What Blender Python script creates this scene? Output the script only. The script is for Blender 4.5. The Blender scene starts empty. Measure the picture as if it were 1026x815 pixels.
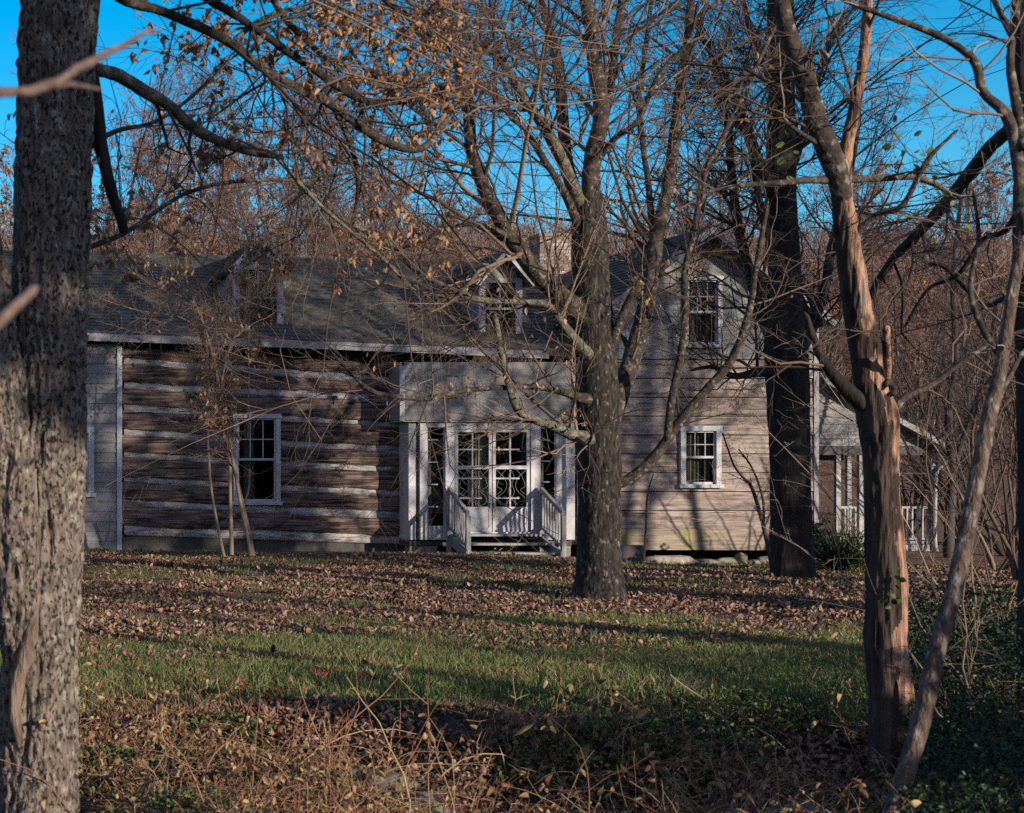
import bpy, math, random
import numpy as np
from mathutils import Vector

rng = np.random.default_rng(7)
random.seed(7)
S = bpy.context.scene
COL = S.collection

# ------------------------------------------------------------------ camera, sky, sun, exposure
F, VX, HY, CH = 1600.0, -100.0, 470.0, 1.6          # focal length in pixels, principal point, eye height


def X(px, Y):
    return (px - VX) / F * Y


def Z(py, Y):
    return CH - (py - HY) / F * Y


def W(px, py, Y):
    return (X(px, Y), Y, Z(py, Y))


cam = bpy.data.cameras.new('camera')
cam.sensor_fit = 'HORIZONTAL'
cam.sensor_width = 36
cam.lens = 36 * F / 1026
cam.shift_x = (513 - VX) / 1026
cam.shift_y = (HY - 407.5) / 1026
cam.clip_start = 0.1
cam.clip_end = 2000
cam.dof.use_dof = True
cam.dof.focus_distance = 24
cam.dof.aperture_fstop = 6.3
camo = bpy.data.objects.new('camera', cam)
camo.location = (0, 0, CH)
camo.rotation_euler = (math.pi / 2, 0, 0)
COL.objects.link(camo)
S.camera = camo

SUN = Vector((-0.70, 1.0, -0.27)).normalized()       # direction the light travels
sun_el = math.asin(-SUN.z)
sun_az = math.atan2(-SUN.x, -SUN.y)
world = bpy.data.worlds.new('World')
S.world = world
world.use_nodes = True
nt = world.node_tree
nt.nodes.clear()
sky = nt.nodes.new('ShaderNodeTexSky')
sky.sky_type = 'NISHITA'
sky.sun_disc = False
sky.sun_elevation = sun_el
sky.sun_rotation = sun_az
sky.air_density = 1.0
sky.dust_density = 0.2
sky.ozone_density = 4.0
hs = nt.nodes.new('ShaderNodeHueSaturation')
hs.inputs['Saturation'].default_value = 1.35
hs.inputs['Hue'].default_value = 0.49
bg = nt.nodes.new('ShaderNodeBackground')
bg.inputs['Strength'].default_value = 0.15
wo = nt.nodes.new('ShaderNodeOutputWorld')
nt.links.new(sky.outputs[0], hs.inputs['Color'])
nt.links.new(hs.outputs[0], bg.inputs['Color'])
# sky stays deep ahead; behind the camera it is paled and tinted for fill
tcw = nt.nodes.new('ShaderNodeTexCoord')
dt = nt.nodes.new('ShaderNodeVectorMath')
dt.operation = 'DOT_PRODUCT'
dt.inputs[1].default_value = (.25, .968, 0)
nt.links.new(tcw.outputs['Generated'], dt.inputs[0])
for sock, lo_, hi_ in (('Saturation', .75, 1.35), ('Value', .98, 1.0), ('Hue', .525, .49)):
    mrw = nt.nodes.new('ShaderNodeMapRange')
    mrw.inputs['From Min'].default_value = -.1
    mrw.inputs['From Max'].default_value = .45
    mrw.inputs['To Min'].default_value = lo_
    mrw.inputs['To Max'].default_value = hi_
    nt.links.new(dt.outputs['Value'], mrw.inputs['Value'])
    nt.links.new(mrw.outputs[0], hs.inputs[sock])
nt.links.new(bg.outputs[0], wo.inputs['Surface'])

sl = bpy.data.lights.new('sun', 'SUN')
sl.energy = 4.5
sl.angle = math.radians(0.53)
sl.color = (1.0, 0.87, 0.75)
slo = bpy.data.objects.new('sun', sl)
slo.rotation_euler = SUN.to_track_quat('-Z', 'Y').to_euler()
slo.location = (20, -30, 30)
COL.objects.link(slo)

S.view_settings.view_transform = 'Standard'
S.view_settings.look = 'None'
S.view_settings.exposure = 0.5
S.view_settings.gamma = 1
S.view_settings.use_curve_mapping = False
try:
    S.cycles.max_bounces = 5
    S.cycles.diffuse_bounces = 2
    S.cycles.transparent_max_bounces = 12
    S.cycles.use_denoising = False
    S.cycles.sample_clamp_indirect = 2.5
except Exception:
    pass


# ------------------------------------------------------------------ materials
def rgb(c):
    return (c[0], c[1], c[2], 1)


def material(name, cols, scale=5.0, stretch=(1, 1, 1), rough=0.85, bump=0.0, bscale=None, detail=6, island=False,
             spots=None, spec=0.25, translucent=0.0, distort=0.0, bstretch=None, contrast=None, spots2=None):
    """Noise (or per-island random) through a colour ramp; spots = (colour, scale, low, high, stretch)."""
    m = bpy.data.materials.new(name)
    m.use_nodes = True
    n = m.node_tree.nodes
    L = m.node_tree.links
    b = n['Principled BSDF']
    tc = n.new('ShaderNodeTexCoord')
    mp = n.new('ShaderNodeMapping')
    mp.inputs['Scale'].default_value = stretch
    L.new(tc.outputs['Object'], mp.inputs['Vector'])
    nz = n.new('ShaderNodeTexNoise')
    nz.inputs['Scale'].default_value = scale
    nz.inputs['Detail'].default_value = detail
    nz.inputs['Roughness'].default_value = 0.65
    nz.inputs['Distortion'].default_value = distort
    L.new(mp.outputs[0], nz.inputs['Vector'])
    cr = n.new('ShaderNodeValToRGB')
    e = cr.color_ramp.elements
    lo, hi = contrast or ((0.0, 1.0) if island else (0.3, 0.7))
    while len(e) < len(cols):
        e.new(0.5)
    for i, c in enumerate(cols):
        e[i].position = lo + (hi - lo) * i / max(1, len(cols) - 1)
        e[i].color = rgb(c)
    if island:
        g = n.new('ShaderNodeNewGeometry')
        L.new(g.outputs['Random Per Island'], cr.inputs[0])
    else:
        L.new(nz.outputs['Fac'], cr.inputs[0])
    out = cr.outputs[0]
    for sp in (spots, spots2):
        if not sp:
            continue
        c, sc, l0, h0, st = sp
        mp2 = n.new('ShaderNodeMapping')
        mp2.inputs['Scale'].default_value = st
        L.new(tc.outputs['Object'], mp2.inputs['Vector'])
        n2 = n.new('ShaderNodeTexNoise')
        n2.inputs['Scale'].default_value = sc
        n2.inputs['Detail'].default_value = 5
        L.new(mp2.outputs[0], n2.inputs['Vector'])
        mr = n.new('ShaderNodeMapRange')
        mr.inputs['From Min'].default_value = l0
        mr.inputs['From Max'].default_value = h0
        L.new(n2.outputs['Fac'], mr.inputs['Value'])
        mx = n.new('ShaderNodeMix')
        mx.data_type = 'RGBA'
        L.new(mr.outputs[0], mx.inputs['Factor'])
        L.new(out, mx.inputs['A'])
        mx.inputs['B'].default_value = rgb(c)
        out = mx.outputs['Result']
    L.new(out, b.inputs['Base Color'])
    b.inputs['Roughness'].default_value = rough
    b.inputs['Specular IOR Level'].default_value = spec
    if bump:
        bp = n.new('ShaderNodeBump')
        bp.inputs['Strength'].default_value = bump
        bp.inputs['Distance'].default_value = 0.02
        mp3 = n.new('ShaderNodeMapping')
        mp3.inputs['Scale'].default_value = bstretch or stretch
        L.new(tc.outputs['Object'], mp3.inputs['Vector'])
        n3 = n.new('ShaderNodeTexNoise')
        n3.inputs['Scale'].default_value = bscale or scale * 3
        n3.inputs['Detail'].default_value = 6
        L.new(mp3.outputs[0], n3.inputs['Vector'])
        L.new(n3.outputs['Fac'], bp.inputs['Height'])
        L.new(bp.outputs[0], b.inputs['Normal'])
    if translucent:
        tr = n.new('ShaderNodeBsdfTranslucent')
        L.new(out, tr.inputs['Color'])
        ms = n.new('ShaderNodeMixShader')
        ms.inputs[0].default_value = translucent
        L.new(b.outputs[0], ms.inputs[1])
        L.new(tr.outputs[0], ms.inputs[2])
        L.new(ms.outputs[0], n['Material Output'].inputs['Surface'])
    return m


M = {}
M['bark_grey'] = material('bark_grey', [(.012, .010, .008), (.032, .026, .021), (.075, .063, .052)], 14, (1, 1, .3), bump=.9, bscale=40,
                          spots=((.17, .165, .13), 24, .59, .70, (1, 1, .55)), spots2=((.010, .008, .007), 30, .50, .60, (1, 1, .3)))
M['bark_big'] = material('bark_big', [(.045, .035, .027), (.14, .11, .085), (.25, .205, .16)], 36, (1, 1, .4), bump=1.0, bscale=55,
                         spots=((.27, .26, .21), 26, .56, .68, (1, 1, .6)), spots2=((.02, .016, .013), 58, .53, .60, (1, 1, .65)))
M['bark_dark'] = material('bark_dark', [(.010, .008, .007), (.024, .019, .016), (.05, .041, .034)], 12, (1, 1, .18), bump=.9, bscale=34)
M['cedar'] = material('cedar', [(.065, .034, .023), (.235, .122, .078), (.38, .225, .145), (.50, .35, .25)], 17, (1.6, 1.6, .13), bump=1.0, bscale=75,
                      bstretch=(1.6, 1.6, .08), spots=((.04, .025, .019), 7, .53, .60, (1, 1, .4)), spots2=((.20, .17, .14), 9, .60, .68, (1, 1, .2)), contrast=(.33, .66))
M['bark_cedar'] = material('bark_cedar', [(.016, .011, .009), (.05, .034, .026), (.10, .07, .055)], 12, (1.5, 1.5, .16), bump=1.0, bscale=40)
M['lean_bark'] = material('lean_bark', [(.03, .02, .016), (.10, .07, .053), (.20, .15, .115)], 26, (1, 1, .3), bump=1.0, bscale=60, spots=((.24, .21, .17), 22, .58, .68, (1, 1, .5)))
M['muted_paint'] = material('muted_paint', [(.20, .19, .18), (.34, .33, .315), (.45, .44, .42)], 3, (1, 1, 2), bump=.2)  # white paint darkened to carry the fascia's shade; also mutes the porch trim
M['limb'] = material('limb', [(.018, .014, .011), (.05, .038, .029), (.13, .102, .078)], 10, (1, 1, 1), bump=.7, bscale=45,
                     spots=((.20, .19, .14), 20, .57, .68, (1, 1, 1)))
M['lichen_limb'] = material('lichen_limb', [(.035, .03, .022), (.11, .10, .072), (.24, .23, .17)], 16, bump=.9, bscale=50)
M['twig'] = material('twig', [(.04, .028, .022), (.09, .062, .046), (.20, .14, .10)], island=True)
M['twig_warm'] = material('twig_warm', [(.05, .034, .026), (.12, .082, .06), (.27, .19, .135)], island=True)
M['near_twig'] = material('near_twig', [(.07, .045, .035), (.15, .10, .08), (.24, .17, .135)], 60, bump=.5)
M['twig_pale'] = material('twig_pale', [(.10, .07, .05), (.22, .16, .115), (.36, .27, .19)], island=True)
M['twig_dark'] = material('twig_dark', [(.03, .022, .02), (.06, .045, .04), (.12, .085, .07)], island=True)
M['far_twig'] = material('far_twig', [(.10, .062, .050), (.18, .11, .088), (.27, .175, .14)], island=True)
M['dry_leaf'] = material('dry_leaf', [(.22, .10, .045), (.40, .21, .10), (.56, .36, .20), (.32, .16, .08)], island=True, translucent=.3, rough=.6)
M['litter'] = material('litter', [(.05, .030, .022), (.15, .083, .056), (.10, .06, .043), (.27, .15, .095), (.22, .13, .085), (.42, .29, .20), (.12, .055, .04), (.32, .21, .14), (.07, .045, .035)], island=True, rough=.75)
M['grass'] = material('grass', [(.055, .09, .022), (.115, .165, .042), (.19, .22, .068), (.27, .235, .11)], island=True, translucent=.25, rough=.6)
M['straw'] = material('straw', [(.12, .055, .03), (.29, .15, .08), (.44, .31, .175), (.25, .10, .055), (.20, .11, .06)], island=True)
M['weed_leaf'] = material('weed_leaf', [(.018, .040, .012), (.05, .095, .025), (.12, .16, .045), (.20, .21, .075)], island=True, translucent=.25, rough=.5)
M['weed_brown'] = material('weed_brown', [(.10, .05, .028), (.22, .125, .065), (.36, .25, .13), (.45, .34, .15)], island=True, translucent=.2)
M['red_leaf'] = material('red_leaf', [(.40, .02, .03), (.55, .05, .06)], island=True, translucent=.2)
M['evergreen'] = material('evergreen', [(.012, .028, .010), (.03, .055, .018), (.05, .075, .025)], island=True, rough=.5)
M['dark_leaf'] = material('dark_leaf', [(.008, .018, .008), (.02, .038, .013), (.04, .065, .022)], island=True, translucent=.15, rough=.5)
M['log'] = material('log', [(.035, .024, .020), (.105, .072, .058), (.22, .155, .125), (.33, .25, .205)], 5, (.35, 1, 5), bump=.9, bscale=18, bstretch=(.25, 1, 7),
                    spots=((.035, .023, .02), 5, .52, .66, (.5, 1, 1.6)), spots2=((.018, .012, .010), 3.2, .58, .62, (.30, 1, 13)))
M['chink'] = material('chink', [(.22, .205, .195), (.40, .38, .36), (.56, .535, .51)], 5, (.8, 1, 3), bump=.7, bscale=30,
                      spots=((.15, .115, .095), 4, .52, .66, (.6, 1, 2)), spots2=((.05, .035, .03), 9, .60, .68, (.3, 1, 3)))
M['plank'] = material('plank', [(.12, .092, .076), (.235, .185, .152), (.34, .28, .235), (.43, .37, .32)], 5, (.35, 1, 4), bump=.4, bscale=16, bstretch=(.25, 1, 6),
                      spots=((.10, .072, .058), 3.5, .54, .72, (.5, 1, 1.8)), spots2=((.045, .033, .027), 3, .64, .67, (.4, 1, 12)))
M['grey_siding'] = material('grey_siding', [(.18, .175, .165), (.245, .24, .225), (.30, .295, .28)], 3.5, (.35, 1, 4), bump=.35, bscale=25, bstretch=(.3, 1, 8),
                            spots=((.18, .17, .16), 1.8, .58, .80, (.6, 1, 1.4)))
M['white_paint'] = material('white_paint', [(.32, .32, .32), (.46, .457, .455), (.56, .555, .55)], 4, (1, 1, .5), rough=.6, bump=.15, bscale=30,
                            spots=((.30, .28, .25), 5, .60, .78, (1, 1, .5)))
M['dull_paint'] = material('dull_paint', [(.16, .16, .155), (.25, .245, .24), (.33, .325, .31)], 6, (1, 1, .5), rough=.7, bump=.2)
M['roof'] = material('roof', [(.055, .05, .038), (.115, .105, .08), (.19, .175, .135)], 9, (1, 2.4, 2.4), rough=.95, bump=.5, bscale=70,
                     spots=((.22, .20, .17), 2.2, .58, .75, (1, .35, .35)))
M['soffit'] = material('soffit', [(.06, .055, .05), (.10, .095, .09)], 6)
M['stone'] = material('stone', [(.14, .12, .095), (.26, .225, .18), (.38, .34, .27)], 5, bump=.8, bscale=14, spots=((.10, .11, .06), 3, .55, .7, (1, 1, 1)))
M['rock'] = material('rock', [(.05, .045, .038), (.13, .115, .095), (.24, .215, .18)], 6, bump=.9, bscale=18, spots=((.08, .10, .035), 4, .55, .66, (1, 1, 1)))
M['brick'] = material('brick', [(.16, .11, .085), (.28, .205, .16), (.40, .32, .26)], island=True, bump=.4, bscale=40)
M['mortar'] = material('mortar', [(.20, .18, .16), (.28, .26, .23)], 12)
M['interior'] = material('interior', [(.012, .011, .010), (.022, .02, .018)], 3)
M['curtain'] = material('curtain', [(.22, .21, .17), (.38, .36, .29)], 30, (3, 3, .1), rough=.9)
M['block'] = material('block', [(.24, .23, .22), (.36, .35, .335)], 7, bump=.4)
M['grille_metal'] = material('grille_metal', [(.20, .21, .19), (.32, .33, .30)], 20, rough=.5)
M['curtain_dim'] = material('curtain_dim', [(.07, .062, .05), (.15, .135, .11)], 14, (3, 3, .15), rough=.9)
M['metal_white'] = material('metal_white', [(.55, .56, .57), (.66, .66, .66)], 6, rough=.4)

g = bpy.data.materials.new('glass')
g.use_nodes = True
n = g.node_tree.nodes
n.clear()
tr = n.new('ShaderNodeBsdfTransparent')
tr.inputs[0].default_value = (.78, .80, .80, 1)
gl = n.new('ShaderNodeBsdfGlossy')
gl.inputs['Roughness'].default_value = .03
fr = n.new('ShaderNodeFresnel')
fr.inputs[0].default_value = 1.5
ms = n.new('ShaderNodeMixShader')
mo = n.new('ShaderNodeOutputMaterial')
g.node_tree.links.new(fr.outputs[0], ms.inputs[0])
g.node_tree.links.new(tr.outputs[0], ms.inputs[1])
g.node_tree.links.new(gl.outputs[0], ms.inputs[2])
g.node_tree.links.new(ms.outputs[0], mo.inputs[0])
M['glass'] = g


def ground_material():
    m = bpy.data.materials.new('ground')
    m.use_nodes = True
    n, L = m.node_tree.nodes, m.node_tree.links
    b = n['Principled BSDF']
    tc = n.new('ShaderNodeTexCoord')
    sx = n.new('ShaderNodeSeparateXYZ')
    L.new(tc.outputs['Object'], sx.inputs[0])

    def noise(sc, det=6):
        a = n.new('ShaderNodeTexNoise')
        a.inputs['Scale'].default_value = sc
        a.inputs['Detail'].default_value = det
        L.new(tc.outputs['Object'], a.inputs['Vector'])
        return a.outputs['Fac']

    def ramp(src, cols, lo=.3, hi=.7):
        c = n.new('ShaderNodeValToRGB')
        e = c.color_ramp.elements
        while len(e) < len(cols):
            e.new(.5)
        for i, cc in enumerate(cols):
            e[i].position = lo + (hi - lo) * i / (len(cols) - 1)
            e[i].color = rgb(cc)
        L.new(src, c.inputs[0])
        return c.outputs[0]
    grass = ramp(noise(9), [(.03, .045, .014), (.06, .085, .024), (.10, .115, .04)])
    leaf = ramp(noise(14), [(.045, .024, .016), (.13, .07, .045), (.22, .13, .085), (.30, .20, .14)], .32, .68)
    soil = ramp(noise(8), [(.022, .016, .011), (.05, .036, .024), (.085, .06, .038)])
    # grass strip -> leaf-covered lawn
    ad = n.new('ShaderNodeMath')
    ad.operation = 'MULTIPLY_ADD'
    L.new(noise(.9, 4), ad.inputs[0])
    ad.inputs[1].default_value = 5.0
    L.new(sx.outputs['Y'], ad.inputs[2])

    def step(src, a, c):
        r = n.new('ShaderNodeMapRange')
        r.inputs['From Min'].default_value = a
        r.inputs['From Max'].default_value = c
        L.new(src, r.inputs['Value'])
        return r.outputs[0]

    def mix(f, a, c):
        x = n.new('ShaderNodeMix')
        x.data_type = 'RGBA'
        L.new(f, x.inputs['Factor'])
        L.new(a, x.inputs['A'])
        L.new(c, x.inputs['B'])
        return x.outputs['Result']
    c1 = mix(step(ad.outputs[0], 16.6, 18.6), grass, leaf)
    c2 = mix(step(ad.outputs[0], 13.2, 14.4), soil, c1)
    L.new(c2, b.inputs['Base Color'])
    b.inputs['Roughness'].default_value = .95
    b.inputs['Specular IOR Level'].default_value = .1
    bp = n.new('ShaderNodeBump')
    bp.inputs['Strength'].default_value = .8
    bp.inputs['Distance'].default_value = .05
    L.new(noise(20, 8), bp.inputs['Height'])
    L.new(bp.outputs[0], b.inputs['Normal'])
    return m


M['ground'] = ground_material()


# ------------------------------------------------------------------ object helpers
def mesh(name, v, f, m, parent=None, smooth=True, base=None):
    """v: (N,3) world coordinates; f: list of arrays / lists of equal-length faces, or a list of faces."""
    v = np.asarray(v, dtype=np.float64).reshape(-1, 3)
    me = bpy.data.meshes.new(name)
    if base is None:
        off = np.array(parent_loc(parent)) if parent is not None else np.zeros(3)
    else:
        off = np.array(base)
    vv = (v - off).astype(np.float32)
    if isinstance(f, np.ndarray):
        f = [f]
    if f and isinstance(f[0], np.ndarray):
        loops = np.concatenate([a.ravel() for a in f]).astype(np.int32)
        tot = np.concatenate([np.full(len(a), a.shape[1]) for a in f])
    else:
        loops = np.array([i for a in f for i in a], dtype=np.int32)
        tot = np.array([len(a) for a in f])
    start = np.concatenate([[0], np.cumsum(tot)[:-1]]).astype(np.int32)
    me.vertices.add(len(vv))
    me.vertices.foreach_set('co', vv.ravel())
    me.loops.add(len(loops))
    me.loops.foreach_set('vertex_index', loops)
    me.polygons.add(len(tot))
    me.polygons.foreach_set('loop_start', start)
    me.polygons.foreach_set('loop_total', tot.astype(np.int32))
    me.update(calc_edges=True)
    me.validate()
    me.polygons.foreach_set('use_smooth', np.full(len(me.polygons), bool(smooth)))
    me.materials.append(M[m])
    o = bpy.data.objects.new(name, me)
    COL.objects.link(o)
    if parent is not None:
        o.parent = parent
        if base is not None:
            pass
    elif base is not None:
        o.location = base
    return o


LOC = {}


def parent_loc(p):
    v = np.zeros(3)
    while p is not None:
        v = v + np.array(p.location)
        p = p.parent
    return v


def thing(name, loc, label, cat, group=None):
    o = bpy.data.objects.new(name, None)
    o.empty_display_size = .2
    o.location = loc
    COL.objects.link(o)
    o['label'] = label
    o['category'] = cat
    if group:
        o['group'] = group
    return o


def tag(o, label=None, cat=None, group=None, kind=None):
    for k, val in (('label', label), ('category', cat), ('group', group), ('kind', kind)):
        if val:
            o[k] = val
    return o


def copy_thing(src, loc, rz, sc=1.0, label=None):
    c = src.copy()
    COL.objects.link(c)
    c.location = loc
    c.rotation_euler = (0, 0, rz)
    c.scale = (sc, sc, sc)
    if label:
        c['label'] = label
    for ch in list(src.children):
        d = ch.copy()
        COL.objects.link(d)
        d.parent = c
    return c


class MB:
    def __init__(s):
        s.v = []
        s.f = []

    def add(s, vs, fs):
        b = len(s.v)
        s.v += [tuple(p) for p in vs]
        s.f += [[i + b for i in q] for q in fs]

    def box(s, x0, x1, y0, y1, z0, z1):
        s.hexa([(x0, y0, z0), (x1, y0, z0), (x1, y1, z0), (x0, y1, z0), (x0, y0, z1), (x1, y0, z1), (x1, y1, z1), (x0, y1, z1)])

    def hexa(s, c):
        s.add(c, [[0, 3, 2, 1], [4, 5, 6, 7], [0, 1, 5, 4], [1, 2, 6, 5], [2, 3, 7, 6], [3, 0, 4, 7]])

    def bar(s, p, q, w, h=None, up=(0, 0, 1)):
        """square bar from p to q"""
        h = h or w
        p, q = Vector(p), Vector(q)
        t = (q - p).normalized()
        u = t.cross(Vector(up))
        if u.length < 1e-4:
            u = t.cross(Vector((0, 1, 0)))
        u.normalize()
        w2 = t.cross(u).normalized()
        c = []
        for a in (p, q):
            for i, j in ((-1, -1), (1, -1), (1, 1), (-1, 1)):
                c.append(a + u * (i * w / 2) + w2 * (j * h / 2))
        s.hexa(c)

    def prism(s, poly, y0, y1):
        """polygon in x,z extruded in y"""
        k = len(poly)
        vs = [(x, y0, z) for x, z in poly] + [(x, y1, z) for x, z in poly]
        fs = [list(range(k)), list(range(2 * k - 1, k - 1, -1))] + [[i, i + k, (i + 1) % k + k, (i + 1) % k] for i in range(k)]
        s.add(vs, fs)

    def build(s, name, m, parent=None, smooth=False):
        return mesh(name, s.v, s.f, m, parent, smooth)


# ------------------------------------------------------------------ noise + tubes + growth
_T = np.random.default_rng(3).random(65536)


def vnoise(p):
    p = np.asarray(p, float)
    i = np.floor(p).astype(np.int64)
    f = p - i
    f = f * f * (3 - 2 * f)
    r = 0
    for dx in (0, 1):
        for dy in (0, 1):
            for dz in (0, 1):
                h = ((i[..., 0] + dx) * 73856093 ^ (i[..., 1] + dy) * 19349663 ^ (i[..., 2] + dz) * 83492791) & 65535
                w = (f[..., 0] if dx else 1 - f[..., 0]) * (f[..., 1] if dy else 1 - f[..., 1]) * (f[..., 2] if dz else 1 - f[..., 2])
                r = r + _T[h] * w
    return r


def norm(a):
    return a / (np.linalg.norm(a, axis=-1, keepdims=True) + 1e-9)


def ring_frames(P):
    T = norm(np.gradient(P, axis=1))
    mean = norm(P[:, -1] - P[:, 0])
    ref = np.where(np.abs(mean[:, 2:3]) < .75, np.array([[0, 0, 1.]]), np.array([[1., 0, 0]]))
    U = norm(np.cross(T, ref[:, None, :]))
    V = np.cross(T, U)
    return T, U, V


def tubes(P, R, sides=3):
    """P (N,K,3), R (N,K) -> verts, quads"""
    N, K, _ = P.shape
    _, U, V = ring_frames(P)
    a = np.linspace(0, 2 * math.pi, sides, endpoint=False)
    ring = P[:, :, None, :] + R[:, :, None, None] * (np.cos(a)[None, None, :, None] * U[:, :, None, :] + np.sin(a)[None, None, :, None] * V[:, :, None, :])
    v = ring.reshape(-1, 3)
    n = np.arange(N)[:, None, None] * K * sides
    k = np.arange(K - 1)[None, :, None] * sides
    s = np.arange(sides)[None, None, :]
    s1 = (s + 1) % sides
    q = np.stack([n + k + s, n + k + s1, n + k + sides + s1, n + k + sides + s], -1).reshape(-1, 4)
    return v, q


def joinparts(parts):
    vs, fs, b = [], [], 0
    for v, f in parts:
        vs.append(v)
        fs.append(f + b)
        b += len(v)
    return np.concatenate(vs), [f for f in fs]


def grow(p, d, ln, r0, K=5, wob=.25, up=0.0, tip=.25):
    N = len(p)
    P = np.empty((N, K, 3))
    P[:, 0] = p
    d = norm(d)
    for k in range(1, K):
        d = norm(d + rng.normal(size=(N, 3)) * wob + np.array([0, 0, up]))
        P[:, k] = P[:, k - 1] + d * (ln / (K - 1))[:, None]
    t = np.linspace(0, 1, K)[None]
    return P, r0[:, None] * (1 - (1 - tip) * t)


def spawn(P, R, n, t0=.2, t1=1.0, lf=(.3, .6), ang=(.5, 1.0), rf=.55, rmin=.002, labs=None, fall=.5):
    N, K, _ = P.shape
    i = np.repeat(np.arange(N), n)
    t = rng.uniform(t0, t1, len(i))
    x = t * (K - 1)
    k = np.minimum(x.astype(int), K - 2)
    fr = (x - k)[:, None]
    p = P[i, k] * (1 - fr) + P[i, k + 1] * fr
    r = R[i, k] * (1 - fr[:, 0]) + R[i, k + 1] * fr[:, 0]
    T = norm(P[i, k + 1] - P[i, k])
    perp = norm(np.cross(T, rng.normal(size=T.shape)))
    a = rng.uniform(*ang, len(i))[:, None]
    d = T * np.cos(a) + perp * np.sin(a)
    if labs is not None:
        ln = rng.uniform(*labs, len(i))
    else:
        pl = np.linalg.norm(np.diff(P, axis=1), axis=2).sum(1)[i]
        ln = pl * rng.uniform(*lf, len(i))
    ln = ln * (1 - fall * t)
    return p, d, ln, np.maximum(r * rf, rmin)


def spline(pts, K):
    pts = np.asarray(pts, float)
    n = len(pts)
    e = np.vstack([2 * pts[0] - pts[1], pts, 2 * pts[-1] - pts[-2]])
    s = np.linspace(0, n - 1, K)
    i = np.minimum(s.astype(int), n - 2)
    t = (s - i)[:, None]
    a, b, c, d = e[i], e[i + 1], e[i + 2], e[i + 3]
    return .5 * (2 * b + (c - a) * t + (2 * a - 5 * b + 4 * c - d) * t * t + (3 * b - a - 3 * c + d) * t ** 3)


def traced(pts, Y0, Y1, K=24, wob=.012):
    """polyline of (px, py, width px) between depths Y0..Y1 -> centre line (1,K,3) and radii (1,K)"""
    n = len(pts)
    q = []
    for i, (a, b, w) in enumerate(pts):
        Y = Y0 + (Y1 - Y0) * i / (n - 1)
        q.append((*W(a, b, Y), w / 2 / F * Y))
    s = spline(q, K)
    P, R = s[:, :3], np.maximum(s[:, 3], .002)
    j = (vnoise(np.stack([P[:, 0] * 2.2 + 5, P[:, 1] * 2.2, P[:, 2] * 2.2], -1))[:, None] - .5) * np.array([1, 1, .6]) * wob * 4
    j[0] = 0
    return (P + j)[None], R[None]


def barked(P, R, sides, amp, fu, fz, lump=.06, seed=0.):
    """a trunk or limb surface with furrowed bark: ring grid pushed out by ridged noise"""
    v, q = tubes(P, R, sides)
    K = P.shape[1]
    c = np.repeat(P[0], sides, axis=0)
    rad = norm(v - c)
    rr = np.repeat(R[0], sides)[:, None]
    w = v * np.array([fu, fu, fz]) + seed
    w = w + (vnoise(v * np.array([6, 6, 3.]) + seed + 9)[:, None] - .5) * 2.2
    ridge = 1 - np.abs(2 * vnoise(w) - 1)
    ridge = np.clip(ridge * 1.35 - .25, 0, 1)
    fine = vnoise(w * 2.7 + 4)
    big = vnoise(v * np.array([2.2, 2.2, 1.1]) + seed + 20) - .5
    v = v + rad * (amp * (ridge - .6 + .7 * (fine - .5))[:, None] + rr * lump * 4 * big[:, None])
    return v, q


def leaf_mesh(p, size, flat=None, curl=.2, aspect=.55, dirs=None):
    """many small folded leaves; flat = 0..1 how level they lie"""
    N = len(p)
    a = norm(rng.normal(size=(N, 3))) if dirs is None else norm(dirs + rng.normal(size=(N, 3)) * .35)
    if flat is not None:
        a[:, 2] *= (1 - flat)
        a = norm(a)
    r = rng.normal(size=(N, 3))
    if flat is not None:
        r = r * (1 - flat) * .8 + np.array([0, 0, 1.]) * flat * 1.2
    b = norm(np.cross(r, a))
    nn = np.cross(a, b)
    s = np.asarray(size)[:, None]
    c = rng.uniform(.2, 1.6, N)[:, None] * curl
    w = aspect * rng.uniform(.7, 1.2, N)[:, None]

    def pt(u, vv, h):
        return p + s * (a * u + b * vv * w + nn * h)
    vs = np.stack([pt(0, 0, 0), pt(.5, 0, -c * .3), pt(1, 0, c * .9), pt(.28, .42, c * .5), pt(.68, .40, c * .8),
                   pt(.28, -.42, c * .5), pt(.68, -.40, c * .8)], 1).reshape(-1, 3)
    o = np.arange(N)[:, None] * 7
    t3 = np.concatenate([o + np.array([[0, 1, 3]]), o + np.array([[0, 5, 1]])])
    t4 = np.concatenate([o + np.array([[1, 2, 4, 3]]), o + np.array([[1, 5, 6, 2]])])
    return vs, [t3, t4]


def along(P, n, t0=.3, t1=1.0):
    N, K, _ = P.shape
    i = rng.integers(0, N, n)
    x = rng.uniform(t0, t1, n) * (K - 1)
    k = np.minimum(x.astype(int), K - 2)
    fr = (x - k)[:, None]
    return P[i, k] * (1 - fr) + P[i, k + 1] * fr, norm(P[i, k + 1] - P[i, k])


# ------------------------------------------------------------------ terrain
def sst(a, b, x):
    t = np.clip((x - a) / (b - a), 0, 1)
    return t * t * (3 - 2 * t)


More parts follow.
